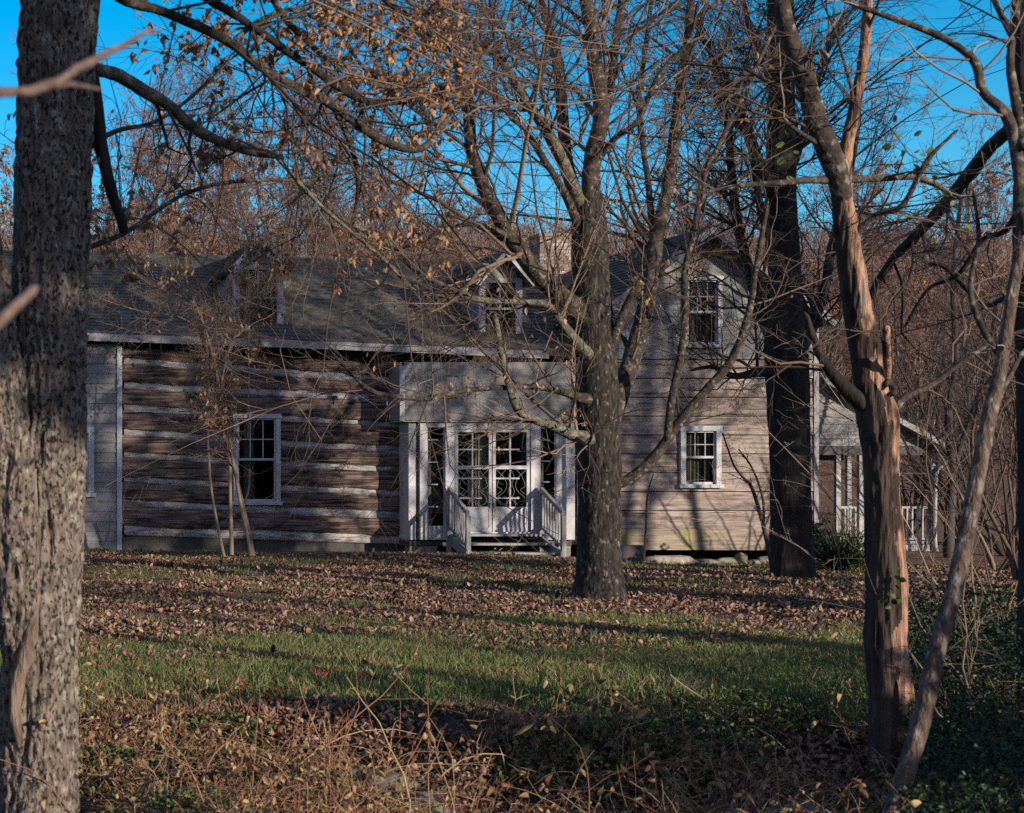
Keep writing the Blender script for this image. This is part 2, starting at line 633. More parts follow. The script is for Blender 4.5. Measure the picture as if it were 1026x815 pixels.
def ground_z(x, y):
    x = np.asarray(x, float)
    y = np.asarray(y, float)
    p = np.stack(np.broadcast_arrays(x, y, np.zeros(1)), -1)
    s = np.clip(y - 38, 0, 105)
    z = .05 * s + .00105 * s * s
    z = z * (1 + .25 * (vnoise(p * .03) - .5))
    z = z + .17 * np.clip(-24 - y, 0, 60)  # rise added behind the camera to block low bright sky in the panes
    z = z - .24 * sst(10.5, 14.5, x) * sst(23, 29, y)
    z = z - .22 * (1 - sst(9.6, 11.6, y + (vnoise(p * .6) - .5) * 1.6))                   # bank down to the brush
    z = z + .42 * (vnoise(p * 1.35 + 7) - .5) * (1 - sst(9.8, 11.5, y)) + .05 * (vnoise(p * .5 + 3) - .5)
    return z


def terrain():
    gx = np.concatenate([np.linspace(-900, -60, 8), np.linspace(-30, -6, 9), np.arange(-4, 24, .16), np.arange(24, 120, 2.), np.linspace(130, 1000, 10)])
    gy = np.concatenate([np.linspace(-500, -90, 6), np.linspace(-84, 5, 30), np.arange(6, 14, .14), np.arange(14, 40, .35), np.arange(40, 150, 2.5), np.linspace(160, 1500, 12)])
    xx, yy = np.meshgrid(gx, gy)
    zz = ground_z(xx.ravel(), yy.ravel())
    v = np.stack([xx.ravel(), yy.ravel(), zz], -1)
    nx, ny = len(gx), len(gy)
    i, j = np.meshgrid(np.arange(nx - 1), np.arange(ny - 1))
    a = (j * nx + i).ravel()
    q = np.stack([a, a + 1, a + nx + 1, a + nx], -1)
    return mesh('ground', v, q, 'ground')


tag(terrain(), kind='structure')


# ------------------------------------------------------------------ the house
house = thing('log_house', (9, 31, 0), 'old log farmhouse with white chinking, dormers and a plank-sided gable wing', 'house')
DL = 31.0                                           # depth of the log wall
rows = [(361, 381), (387, 400.5), (409, 426), (433, 451), (456, 471.6), (480, 494), (504, 516), (531, 540)]
rowsL = [(128, 401)] * 8


def log_wall():
    logs, ch = MB(), MB()
    xl, xr = X(122, DL), X(590, DL)
    xa, xb = X(128, DL), X(401, DL)

    def zat(r, x):
        za, zb = Z(r[0], DL), Z(r[1], DL)
        k = (zb - za) / (xb - xa)
        return za + k * (min(x, xb + .3) - xa)
    ex = [(346, 362)] + rows
    wx0, wx1 = X(237, DL), X(277, DL)
    wz0, wz1 = Z(502, DL), Z(418, DL)
    for i in range(len(ex) - 1):
        top, bot = ex[i], ex[i + 1]
        half = .062 + .012 * math.sin(i * 2.1)
        # hewn log: long strip with uneven edges; cut where the window stands
        cuts = [(xl, xr)]
        if 3 <= i <= 6 or i == 7:
            cuts = [(xl, wx0), (wx1, xr)] if i < 7 else [(xl, xr)]
        for (c0, c1) in cuts:
            n = max(4, int((c1 - c0) / .09))
            xs = np.linspace(c0, c1, n)
            prof = []
            for x in xs:
                q = vnoise(np.array([x * 1.3, i * 3.7, 0.]))
                q2 = vnoise(np.array([x * 1.1, i * 5.1, 9.]))
                q3 = vnoise(np.array([x * 2.5, i * 5.1, 19.]))
                zt = zat(top, x) - half - .045 * (q - .5)
                zb = zat(bot, x) + half + .045 * (q2 - .5)
                yf = DL - .03 - .04 * q3 - .028 * vnoise(np.array([x * 9., i * 3.1, 2.])) * 1.0
                zt += .03 * (vnoise(np.array([x * 6., i * 2.7, 5.])) - .5)
                zb += .03 * (vnoise(np.array([x * 6., i * 4.9, 8.])) - .5)
                q4 = .02 * (vnoise(np.array([x * 5., i * 1.7, 12.])) - .5)
                zt, zb = max(zt, zb + .05), zb
                prof.append([(x, DL + .16, zb), (x, yf + .02, zb), (x, yf, zb + .03), (x, yf - .012 + q4, (zt + zb) / 2), (x, yf, zt - .03), (x, yf + .025, zt), (x, DL + .16, zt)])
            vs = [p for r in prof for p in r]
            fs = []
            for a in range(n - 1):
                for b in range(6):
                    fs.append([a * 7 + b, (a + 1) * 7 + b, (a + 1) * 7 + b + 1, a * 7 + b + 1])
            fs.append(list(range(6, -1, -1)))
            fs.append([(n - 1) * 7 + k for k in range(7)])
            logs.add(vs, fs)
    logs.build('log_wall', 'log', house, False)
    for i in range(1, len(ex)):                  # chinking: sloped mortar bands between the logs
        cuts = [(xl + .04, xr)]
        zc = (zat(ex[i], wx0) + zat(ex[i], wx1)) / 2
        if wz0 - .06 < zc < wz1 + .06:
            cuts = [(xl + .04, wx0), (wx1, xr)]
        for c0, c1 in cuts:
            n = max(4, int((c1 - c0) / .1))
            vs = []
            for x in np.linspace(c0, c1, n):
                q = vnoise(np.array([x * 2.3, i * 7.7, 3.]))
                z = zat(ex[i], x)
                vs += [(x, DL + .10, z - .12), (x, DL - .022 - .012 * q, z - .09), (x, DL + .005 - .012 * q, z + .09), (x, DL + .12, z + .12)]
            fs = [[a * 4 + b, (a + 1) * 4 + b, (a + 1) * 4 + b + 1, a * 4 + b + 1] for a in range(n - 1) for b in range(3)]
            ch.add(vs, fs)
    ch.build('chinking', 'chink', house, True)
    nt_ = MB()                                       # short pegs / joist ends under the eave
    for px in (335, 371):
        x = X(px, DL)
        nt_.box(x - .035, x + .035, DL - .10, DL + .05, Z(406, DL), Z(397, DL))
    nt_.build('joist_ends', 'log', house)


def siding(mb, x0, x1, z0, z1, y, h, holes=(), lap=.022, clip=None, jit=.003, gap=0.):
    """lapped boards on a wall facing -y; clip(z) -> (xa, xb)"""
    r = random.Random(int(x0 * 100 + z0 * 77))
    z = z0
    while z < z1 - .01:
        zt = min(z + h, z1)
        br = sorted({z, zt} | {v for ho in holes for v in ho[2:4] if z < v < zt})
        j = r.uniform(-jit, jit)
        for a, b in zip(br, br[1:]):
            if b == zt:
                b = b - gap
            segs = [(x0, x1)]
            for hx0, hx1, hz0, hz1 in holes:
                if hz0 < (a + b) / 2 < hz1:
                    ns = []
                    for s0, s1 in segs:
                        if hx0 > s0 and hx1 < s1:
                            ns += [(s0, hx0), (hx1, s1)]
                        else:
                            ns.append((s0, s1))
                    segs = ns
            ya = y - lap * (1 - (a - z) / h) - j
            yb = y - lap * (1 - (b - z) / h) - j
            for s0, s1 in segs:
                la, ra, lb, rb = s0, s1, s0, s1
                if clip:
                    ca, cb = clip(a), clip(b)
                    la, ra, lb, rb = max(s0, ca[0]), min(s1, ca[1]), max(s0, cb[0]), min(s1, cb[1])
                    if ra <= la:
                        continue
                    if rb < lb:
                        lb = rb = (lb + rb) / 2
                # butt joints: split long boards
                nseg = 1 + int((ra - la) > 2.2)
                cut = r.uniform(.3, .7)
                fr = [0, 1] if nseg == 1 else [0, cut, 1]
                for f0, f1 in zip(fr, fr[1:]):
                    g_ = .002 if f0 > 0 else 0
                    mb.hexa([(la + (ra - la) * f0 + g_, ya, a), (la + (ra - la) * f1, ya, a), (la + (ra - la) * f1, y + .03, a), (la + (ra - la) * f0 + g_, y + .03, a),
                             (lb + (rb - lb) * f0 + g_, yb, b), (lb + (rb - lb) * f1, yb, b), (lb + (rb - lb) * f1, y + .03, b), (lb + (rb - lb) * f0 + g_, y + .03, b)])
        z = zt


def window(parent, x0, x1, z0, z1, y, cas=.09, mun=(1, 1), curtain=True, paint='white_paint', low_mun=False, blind=None):
    """double-hung window; x0..z1 outer edge of the casing, y the wall face. window > sash, pane, curtain"""
    c = MB()
    f = y - .055
    c.box(x0, x0 + cas, f, y + .05, z0 + .07, z1 - cas)
    c.box(x1 - cas, x1, f, y + .05, z0 + .07, z1 - cas)
    c.box(x0 - .015, x1 + .015, f - .012, y + .05, z1 - cas, z1)
    c.box(x0 - .03, x1 + .03, f - .035, y + .05, z0, z0 + .07)
    fr = c.build('window', paint, parent)
    a, b, lo, hi = x0 + cas, x1 - cas, z0 + .07, z1 - cas
    m = (lo + hi) / 2
    s = MB()
    t = .032
    ys = y - .012
    for (zz0, zz1, dy) in ((m - .012, hi, 0), (lo, m + .012, .022)):
        s.box(a, a + t, ys + dy, ys + dy + .02, zz0, zz1)
        s.box(b - t, b, ys + dy, ys + dy + .02, zz0, zz1)
        s.box(a + t, b - t, ys + dy, ys + dy + .02, zz1 - t, zz1)
        s.box(a + t, b - t, ys + dy, ys + dy + .02, zz0, zz0 + t + .01)
        if dy == 0 or low_mun:
            for k in range(mun[0]):
                xm = a + (b - a) * (k + 1) / (mun[0] + 1)
                s.box(xm - .009, xm + .009, ys + dy + .003, ys + dy + .016, zz0 + t, zz1 - t)
            for k in range(mun[1]):
                zm = zz0 + (zz1 - zz0) * (k + 1) / (mun[1] + 1)
                s.box(a + t, b - t, ys + dy + .004, ys + dy + .015, zm - .009, zm + .009)
    s.build('sash', paint, fr)
    p = MB()
    p.add([(a, ys + .031, lo), (b, ys + .031, lo), (b, ys + .031, hi), (a, ys + .031, hi)], [[0, 1, 2, 3]])
    p.build('pane', 'glass', fr)
    if curtain:
        q = MB()
        spans = ((a + .02, a + (b - a) * .36), (b - (b - a) * .26, b - .02)) if curtain is True else curtain
        for c0, c1 in spans:
            n = 16
            xs = np.linspace(c0, c1, n)
            vs = []
            for k, xx in enumerate(xs):
                yy = y + .14 + .022 * math.sin(k * 1.9)
                vs += [(xx, yy, lo - .05), (xx, yy, hi + .05)]
            q.add(vs, [[2 * k, 2 * k + 2, 2 * k + 3, 2 * k + 1] for k in range(n - 1)])
        q.build('curtain', 'curtain', fr)
    if blind:
        q = MB()
        vs = []
        for k in range(40):
            xx = a + (b - a) * k / 39
            vs += [(xx, y + .20 + .018 * math.sin(k * 1.3), lo - .05), (xx, y + .20 + .018 * math.sin(k * 1.3), hi + .05)]
        q.add(vs, [[2 * k, 2 * k + 2, 2 * k + 3, 2 * k + 1] for k in range(39)])
        q.build('curtain', 'curtain_dim', fr)
    return fr


def shingled(mb, A, B, C, D, rows_, th=.02):
    """stepped shingle courses on the plane A,B (eave) C,D (ridge)"""
    A, B, C, D = map(Vector, (A, B, C, D))
    nrm = (B - A).cross(D - A).normalized()
    if nrm.z < 0:
        nrm = -nrm
    r = random.Random(5)
    for i in range(rows_):
        t0, t1 = i / rows_, (i + 1) / rows_
        nseg = 14
        for k in range(nseg):
            u0, u1 = k / nseg, (k + 1) / nseg
            e = r.uniform(0, .012)

            def at(u, t, h):
                return (A.lerp(B, u)).lerp(D.lerp(C, u), t) + nrm * h
            lo0, lo1 = at(u0, t0, th + e), at(u1, t0, th + e)
            hi0, hi1 = at(u0, t1, .002), at(u1, t1, .002)
            bo0, bo1 = at(u0, t0, 0), at(u1, t0, 0)
            mb.add([bo0, bo1, lo1, lo0, hi0, hi1], [[0, 1, 2, 3], [3, 2, 5, 4], [0, 3, 4], [1, 5, 2]])


def slab(mb, A, B, C, D, th):
    """board of thickness th below the plane"""
    A, B, C, D = map(Vector, (A, B, C, D))
    nrm = (B - A).cross(D - A).normalized()
    if nrm.z < 0:
        nrm = -nrm
    d = nrm * th
    e = nrm * .001
    mb.hexa([A - d, B - d, C - d, D - d, A - e, B - e, C - e, D - e])


# --- main roof over the log part
YE, YR = 30.55, 34.7
RXL, RXR = 1.0, 13.6


def z_eave(x):
    return 3.80 + .048 * (13.6 - x) - .0008 * (13.6 - x) ** 2


def z_ridge(x):
    return 6.08 + .024 * (13.6 - x)


def roof_z(x, y):
    t = (y - YE) / (YR - YE)
    return z_eave(x) * (1 - t) + z_ridge(x) * t


rf, rs = MB(), MB()
nb = 6
for k in range(nb):
    xa, xb = RXL + (RXR - RXL) * k / nb, RXL + (RXR - RXL) * (k + 1) / nb
    Q = ((xa, YE, z_eave(xa)), (xb, YE, z_eave(xb)), (xb, YR, z_ridge(xb)), (xa, YR, z_ridge(xa)))
    shingled(rf, *Q, 26)
    slab(rs, *Q, .09)
    Q2 = ((xa, 2 * YR - YE, z_eave(xa)), (xb, 2 * YR - YE, z_eave(xb)), (xb, YR, z_ridge(xb)), (xa, YR, z_ridge(xa)))
    slab(rf, *Q2, .09)
ro = rf.build('roof', 'roof', house)
rs.build('roof_deck', 'soffit', ro)
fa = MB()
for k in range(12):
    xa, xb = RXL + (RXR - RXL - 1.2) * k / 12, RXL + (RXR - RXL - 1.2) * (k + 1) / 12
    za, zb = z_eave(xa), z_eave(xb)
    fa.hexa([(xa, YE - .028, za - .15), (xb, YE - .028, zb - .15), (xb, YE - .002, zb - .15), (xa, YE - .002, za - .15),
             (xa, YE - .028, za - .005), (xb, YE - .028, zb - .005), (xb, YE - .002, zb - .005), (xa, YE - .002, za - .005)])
fa.build('fascia', 'muted_paint', house)  # shade on the fascia is put into its paint colour
log_wall()
window(house, X(233, DL), X(280, DL), Z(506, DL), Z(415, DL), DL - .05, cas=.085, mun=(2, 1),
       curtain=((X(245, DL), X(256, DL)),))

# dark strip standing in for the shaded void under the logs
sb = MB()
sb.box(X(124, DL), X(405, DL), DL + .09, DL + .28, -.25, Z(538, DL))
sb.build('crawl_void', 'soffit', house)

# --- frame addition at the left
DA = 30.85
ad = MB()
ax0, ax1 = 1.2, X(117, DA)
wl = (X(46, DA) + .07, X(94, DA) - .07, Z(498, DA) + .05, Z(428, DA) - .07)
siding(ad, ax0, ax1, .02, 4.02, DA, .19, [wl])
ad.build('frame_wall', 'grey_siding', house)
cb = MB()
cb.box(ax1, X(122, DA), DA - .05, DA + .12, .03, 3.98)
cb.build('corner_board', 'white_paint', house)
window(house, X(46, DA), X(94, DA), Z(498, DA), Z(428, DA), DA - .02, cas=.11, mun=(1, 1))
sk = MB()
sk.box(ax0, X(122, DA) - .01, DA + .02, DA + .15, -.3, .018)
sk.build('skirting_board', 'soffit', house)

# --- entry vestibule
DV, DW = 30.2, 30.36
ve = MB()
vx0, vx1 = X(401, DV), X(583, DV)
vz0, vz1 = Z(421, DV), 3.62
siding(ve, vx0 + .08, vx1, vz0, vz1, DV, .137, jit=.0008, lap=.004)
ve.box(vx0 + .01, vx0 + .035, DV + .035, DL - .05, vz0, vz1)                # left cheek
ve.box(vx1 - .04, vx1 - .01, DV + .035, DL - .05, vz0, vz1)
vo = ve.build('vestibule', 'grey_siding', house)
t = MB()
t.box(vx0 - .01, vx0 + .079, DV - .025, DV + .03, vz0 - .02, vz1 - .08)
t.box(vx0 + .04, vx1 - .05, DV + .04, DL - .06, vz0 - .03, vz0 - .004)       # soffit of the overhang
t.build('trim', 'white_paint', vo)


def xw(px):
    return X(px, DW)


def zw(py):
    return Z(py, DW)


en = MB()
b0 = zw(541)
for a, b, pr in ((409.5, 416.5, .0), (420.5, 428, .02), (446, 455, .03), (531.5, 541, .03), (557.5, 576, .0)):
    en.box(xw(a), xw(b), DW - pr, DW + .10, b0, vz0 - .035)
en.box(xw(428), xw(446), DW - .01, DW + .09, b0, zw(527))                    # panel under sidelight
en.box(xw(541), xw(557.5), DW - .01, DW + .09, b0, zw(522))
en.box(xw(428), xw(446), DW - .012, DW + .09, zw(428.5), vz0 - .035)
en.box(xw(455), xw(531.5), DW - .02, DW + .09, zw(430), vz0 - .035)
en.box(xw(541), xw(557.5), DW - .012, DW + .09, zw(429.5), vz0 - .035)
en.box(xw(455), xw(531.5), DW - .06, DW + .12, zw(536), zw(533.2))            # threshold
en.box(xw(576) - .04, xw(576) - .005, DW + .10, DL - .03, b0, vz0 - .035)
en.box(xw(409.5) + .005, xw(409.5) + .04, DW + .10, DL - .03, b0, vz0 - .035)
eo = en.build('entry_frame', 'white_paint', house)
dk = MB()
dk.box(xw(416.5), xw(420.5), DW + .05, DW + .10, b0, vz0 - .035)
dk.build('dark_joint', 'soffit', eo)

for a, b, zl, zh in ((428, 446, 527, 428.5), (541, 557.5, 522, 429.5)):        # sidelights
    s = MB()
    for k in range(1, 5):
        zz = zw(zl) + (zw(zh) - zw(zl)) * (k - .15) / 4.4
        s.box(xw(a), xw(a) + (xw(b) - xw(a)) * .62, DW + .02, DW + .035, zz - .012, zz + .012)
    s.box(xw(a), xw(a) + .022, DW + .02, DW + .05, zw(zl), zw(zh))
    s.box(xw(b) - .022, xw(b), DW + .02, DW + .05, zw(zl), zw(zh))
    so = s.build('sidelight', 'white_paint', house)
    p = MB()
    p.add([(xw(a), DW + .055, zw(zl)), (xw(b), DW + .055, zw(zl)), (xw(b), DW + .055, zw(zh)), (xw(a), DW + .055, zw(zh))], [[0, 1, 2, 3]])
    p.build('pane', 'glass', so)
    q = MB()
    q.box(xw(a + 1), xw(a + 6), DW + .12, DW + .13, zw(zl), zw(zh))
    q.build('curtain', 'curtain', so)


def bent_tube(mb_parts, pts, r, K=24, sides=5):
    s = spline(pts, K)
    mb_parts.append(tubes(s[None], np.full((1, K), r), sides))


def door(a, b, sgn):
    """glazed storm door: frame, mid rail, kick panel, muntins; > pane, scroll_grille, curtain"""
    d = MB()
    x0, x1 = xw(a), xw(b)
    y0, y1 = DW - .012, DW + .03
    zt, zm, zk, zb = zw(430.5), zw(468.5), zw(508), zw(533)
    st = .055
    d.box(x0, x0 + st, y0, y1, zb, zt)
    d.box(x1 - st, x1, y0, y1, zb, zt)
    d.box(x0 + st, x1 - st, y0, y1, zt - .05, zt)
    d.box(x0 + st, x1 - st, y0, y1, zm - .035, zm + .035)
    d.box(x0 + st, x1 - st, y0, y1, zb, zb + .08)
    d.box(x0 + st, x1 - st, y0 + .01, y1 - .005, zb + .08, zk - .04)
    d.box(x0 + st, x1 - st, y0, y1, zk - .04, zk)
    do = d.build('door', 'white_paint', house)
    u = MB()
    xm = (x0 + x1) / 2
    u.box(xm - .014, xm + .014, y1 + .012, y1 + .03, zk, zt - .05)
    for zz in ((zm + zt) / 2 - .02, zm - (zm - zk) * .28, zk + (zm - zk) * .22):
        u.box(x0 + st, x0 + st + (x1 - x0 - 2 * st) * .8, y1 + .013, y1 + .028, zz - .014, zz + .014)
    u.build('muntins', 'white_paint', do)
    p = MB()
    p.add([(x0 + st, y1 + .04, zk), (x1 - st, y1 + .04, zk), (x1 - st, y1 + .04, zt), (x0 + st, y1 + .04, zt)], [[0, 1, 2, 3]])
    p.build('pane', 'glass', do)
    parts = []
    yy = y0 + .008
    w, h = (x1 - x0) / 2 - st, (zm - zk) / 2 - .02
    cx, cz = xm, (zm + zk) / 2 - .015

    def tr_(q):
        return [(cx + i * w, yy, cz + j * h) for i, j in q]
    for sx in (-1, 1):
        bent_tube(parts, tr_([(sx * .95, .95), (sx * .45, .55), (sx * .28, .1), (sx * .5, -.25), (sx * .85, -.5), (sx * .75, -.85), (sx * .4, -.9), (sx * .25, -.6), (sx * .5, -.45)]), .0038)
        bent_tube(parts, tr_([(sx * .35, .98), (sx * .7, .6), (sx * .9, .1), (sx * .6, -.1), (sx * .9, -.35)]), .0035)
        bent_tube(parts, tr_([(0, .95), (sx * .18, .6), (sx * .06, .2), (sx * .2, -.2), (0, -.6)]), .0035)
    bent_tube(parts, tr_([(-.3, -.95), (-.2, -.72), (0, -.62), (.2, -.72), (.3, -.95)]), .0038)
    v, f = joinparts(parts)
    mesh('scroll_grille', v, f, 'grille_metal', do)
    q = MB()
    n = 10
    c0, c1 = (x1 - st - .20, x1 - st) if sgn < 0 else (x1 - st - .06, x1 - st)
    vs = []
    for k in range(n):
        xx = c0 + (c1 - c0) * k / (n - 1)
        yq = DW + .14 + .02 * math.sin(k * 2.)
        vs += [(xx, yq, zk), (xx, yq, zt)]
    q.add(vs, [[2 * k, 2 * k + 2, 2 * k + 3, 2 * k + 1] for k in range(n - 1)])
    q.build('curtain', 'curtain', do)
    hd = MB()
    xh = x1 - .03 if sgn < 0 else x0 + .03
    hd.box(xh - .012, xh + .012, y0 - .04, y0, zk - .02, zk + .08)
    hd.build('handle', 'dull_paint', do)


door(456, 492.6, -1)
door(493.6, 530.5, 1)

# downspout in the corner beside the vestibule
parts = []
bent_tube(parts, [(X(580, 30.1), 30.1, 3.55), (X(580, 30.1), 30.1, 2.5), (X(580.5, 30.1), 30.1, .5), (X(581, 30.05), 29.95, .02)], .035, 12, 8)
v, f = joinparts(parts)
mesh('downspout', v, f, 'metal_white', house)

# floor joists / piers below the vestibule
for a, b, d0 in ((412, 440, .1), (500, 520, .3), (548, 574, .1)):
    pr = MB()
    pr.box(xw(a), xw(b), DW + d0, DW + d0 + .3, -.25, b0 - .13)
    pr.build('pier', 'stone', house)
fl = MB()
fl.box(xw(410), xw(575), DW + .1, DL - .05, b0 - .12, b0 - .003)
fl.build('entry_floor', 'soffit', house)
ih = MB()
ih.box(xw(411), xw(574), DL - .12, DL - .10, b0, vz0 - .04)
ih.build('inner_wall', 'interior', house)

# --- gable wing
DG = 30.5
gx0, gx1 = X(590, DG), X(815, DG)
gz_e, gpx = Z(318, DG), (gx0 + gx1) / 2
gz_p = Z(232, DG)
zb_ = Z(551, DG)
zsp = Z(360, DG)
wlow = (X(684, DG), X(717, DG), Z(486, DG), Z(431, DG))
wup = (X(688, DG), X(718, DG), Z(345, DG), Z(281, DG))
pl = MB()
siding(pl, gx0, gx1, Z(530, DG), zsp, DG, (zsp - Z(530, DG)) / 9, [wlow], lap=.014, jit=.008, gap=.02)
pl.build('plank_wall', 'plank', house)
bb = MB()
bb.hexa([(gx0, DG - .035, zb_), (gx1, DG - .035, zb_ - .01), (gx1, DG + .05, zb_), (gx0, DG + .05, zb_),
         (gx0, DG - .03, Z(530, DG) - .004), (gx1, DG - .03, Z(530, DG) - .004), (gx1, DG + .05, Z(530, DG) - .004), (gx0, DG + .05, Z(530, DG) - .004)])
M['sill_plank'] = material('sill_plank', [(.16, .125, .09), (.30, .245, .18), (.42, .36, .27)], 5, (.28, 1, 5), bump=.6, bscale=16, bstretch=(.2, 1, 8),
                           spots=((.28, .26, .08), 1.4, .52, .68, (1, 1, 1)))
bb.build('base_board', 'sill_plank', house)
bp_ = MB()
bp_.box(gx0 + .01, wlow[0], DG + .032, DG + .05, Z(530, DG), zsp)
bp_.box(wlow[1], gx1 - .12, DG + .032, DG + .05, Z(530, DG), zsp)
bp_.build('backing', 'soffit', house)
ga = MB()
gsl = (gz_p - gz_e) / ((gx1 - gx0) / 2)


def gclip(z):
    if z <= gz_e:
        return (gx0, gx1)
    d = (gz_p - z) / gsl
    return (gpx - d, gpx + d)


siding(ga, gx0, gx1, zsp + .006, gz_p - .02, DG - .004, .20, [wup], lap=.006, jit=.001, clip=gclip)
ga.build('gable_wall', 'grey_siding', house)
window(house, X(680.5, DG), X(721, DG), Z(489, DG), Z(427, DG), DG - .02, cas=.095, mun=(2, 1), blind=True)
window(house, X(684, DG), X(722, DG), Z(349, DG), Z(277, DG), DG - .02, cas=.08, mun=(2, 1), blind=True)
cbw = MB()
cbw.box(gx1 - .002, gx1 + .09, DG - .03, DG + .10, zb_, gz_e)
cbw.build('corner_board', 'dull_paint', house)
# wing roof: ridge runs back from the gable
ov, ovs = .42, .22
YF, YB = DG - ov, 38.5
zr = gz_p + .06
wr, wd = MB(), MB()
for sx in (-1, 1):
    xe = gpx + sx * ((gx1 - gx0) / 2 + ovs)
    ze = zr - gsl * ((gx1 - gx0) / 2 + ovs)
    Q = ((xe, YF, ze), (xe, YB, ze), (gpx, YB, zr), (gpx, YF, zr))
    shingled(wr, *Q, 22)
    slab(wd, *Q, .10)
wo_ = wr.build('wing_roof', 'roof', house)
wd.build('roof_deck', 'soffit', wo_)
rk = MB()
for sx in (-1, 1):
    xe = gpx + sx * ((gx1 - gx0) / 2 + ovs)
    ze = zr - gsl * ((gx1 - gx0) / 2 + ovs)
    d = Vector((-sx * 1, 0, gsl)).normalized()
    nv = Vector((sx * gsl, 0, 1)).normalized()
    a, b = Vector((xe, YF, ze)), Vector((gpx, YF, zr))
    lo = nv * .13
    hi = nv * .008
    yv = Vector((0, -.026, 0))
    y2 = Vector((0, -.002, 0))
    b2 = b - d * (.0)
    rk.hexa([a - lo + yv, b2 - Vector((0, 0, .16)) + yv, b2 - Vector((0, 0, .16)) + y2, a - lo + y2, a + yv, b2 + yv + Vector((0, 0, -.004)), b2 + y2 + Vector((0, 0, -.004)), a + y2])
rk.build('rake_trim', 'dull_paint', wo_)
# stones under the wing sill
r_ = random.Random(11)


def stone_verts(cx, cy, cz, sx, sy, sz, seed, lvl=3):
    a = np.linspace(0, math.pi, 9)
    b = np.linspace(0, 2 * math.pi, 14, endpoint=False)
    aa, bb2 = np.meshgrid(a, b, indexing='ij')
    d = np.stack([np.sin(aa) * np.cos(bb2), np.sin(aa) * np.sin(bb2), np.cos(aa)], -1).reshape(-1, 3)
    d = np.sign(d) * np.abs(d) ** .75
    w = 1 + .55 * (vnoise(d * 1.3 + seed * 3.1) - .5) + .25 * (vnoise(d * 3.1 + seed) - .5)
    v = d * w[:, None] * np.array([sx, sy, sz]) + np.array([cx, cy, cz])
    q = np.array([[i * 14 + j, i * 14 + (j + 1) % 14, (i + 1) * 14 + (j + 1) % 14, (i + 1) * 14 + j] for i in range(8) for j in range(14)])
    return v, q


parts = []
x = gx0
k = 0
while x < gx1:
    wst = r_.choice((.14, .2, .3, .45, .62, .8)) * r_.uniform(.85, 1.15)
    parts.append(stone_verts(x + wst / 2, DG + .08 + r_.uniform(-.04, .03), -.17 + r_.uniform(-.05, .03), wst * .6, .13 + r_.uniform(-.03, .03), r_.uniform(.07, .15), k))
    x += wst * r_.uniform(.9, 1.15)
    k += 1
v, f = joinparts(parts)
mesh('stone_foundation', v, f, 'stone', house)
vent = MB()
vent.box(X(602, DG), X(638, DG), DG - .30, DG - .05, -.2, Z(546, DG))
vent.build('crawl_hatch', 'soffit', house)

# inner walls so that the windows look into dark rooms
iw = MB()
iw.box(1.15, 1.25, 31.0, 38.0, -.3, 4.1)
iw.box(1.2, gx1, 37.9, 38.0, -.3, 4.0)
iw.box(gx1 - .10, gx1 - .006, DG + .06, 38.0, -.3, gz_e)
iw.box(gx0 + .004, gx0 + .06, DG + .06, 31.2, -.3, gz_e - .1)
iw.box(1.3, gx1 - .12, 33.2, 33.3, -.2, 3.7)
iw.box(1.3, gx1 - .12, 31.4, 37.8, 3.2, 3.28)
iw.box(gx0 + .1, gx1 - .3, 33.25, 33.35, 3.7, 4.9)
iw.box(1.3, gx1 - .12, 31.2, 33.15, .22, .28)
iw.build('inner_walls', 'interior', house)
rg = MB()
rg.prism([(gx0, gz_e), (gx1, gz_e), (gpx, gz_p)], 38.2, 38.3)
rg.build('rear_gable', 'grey_siding', house)


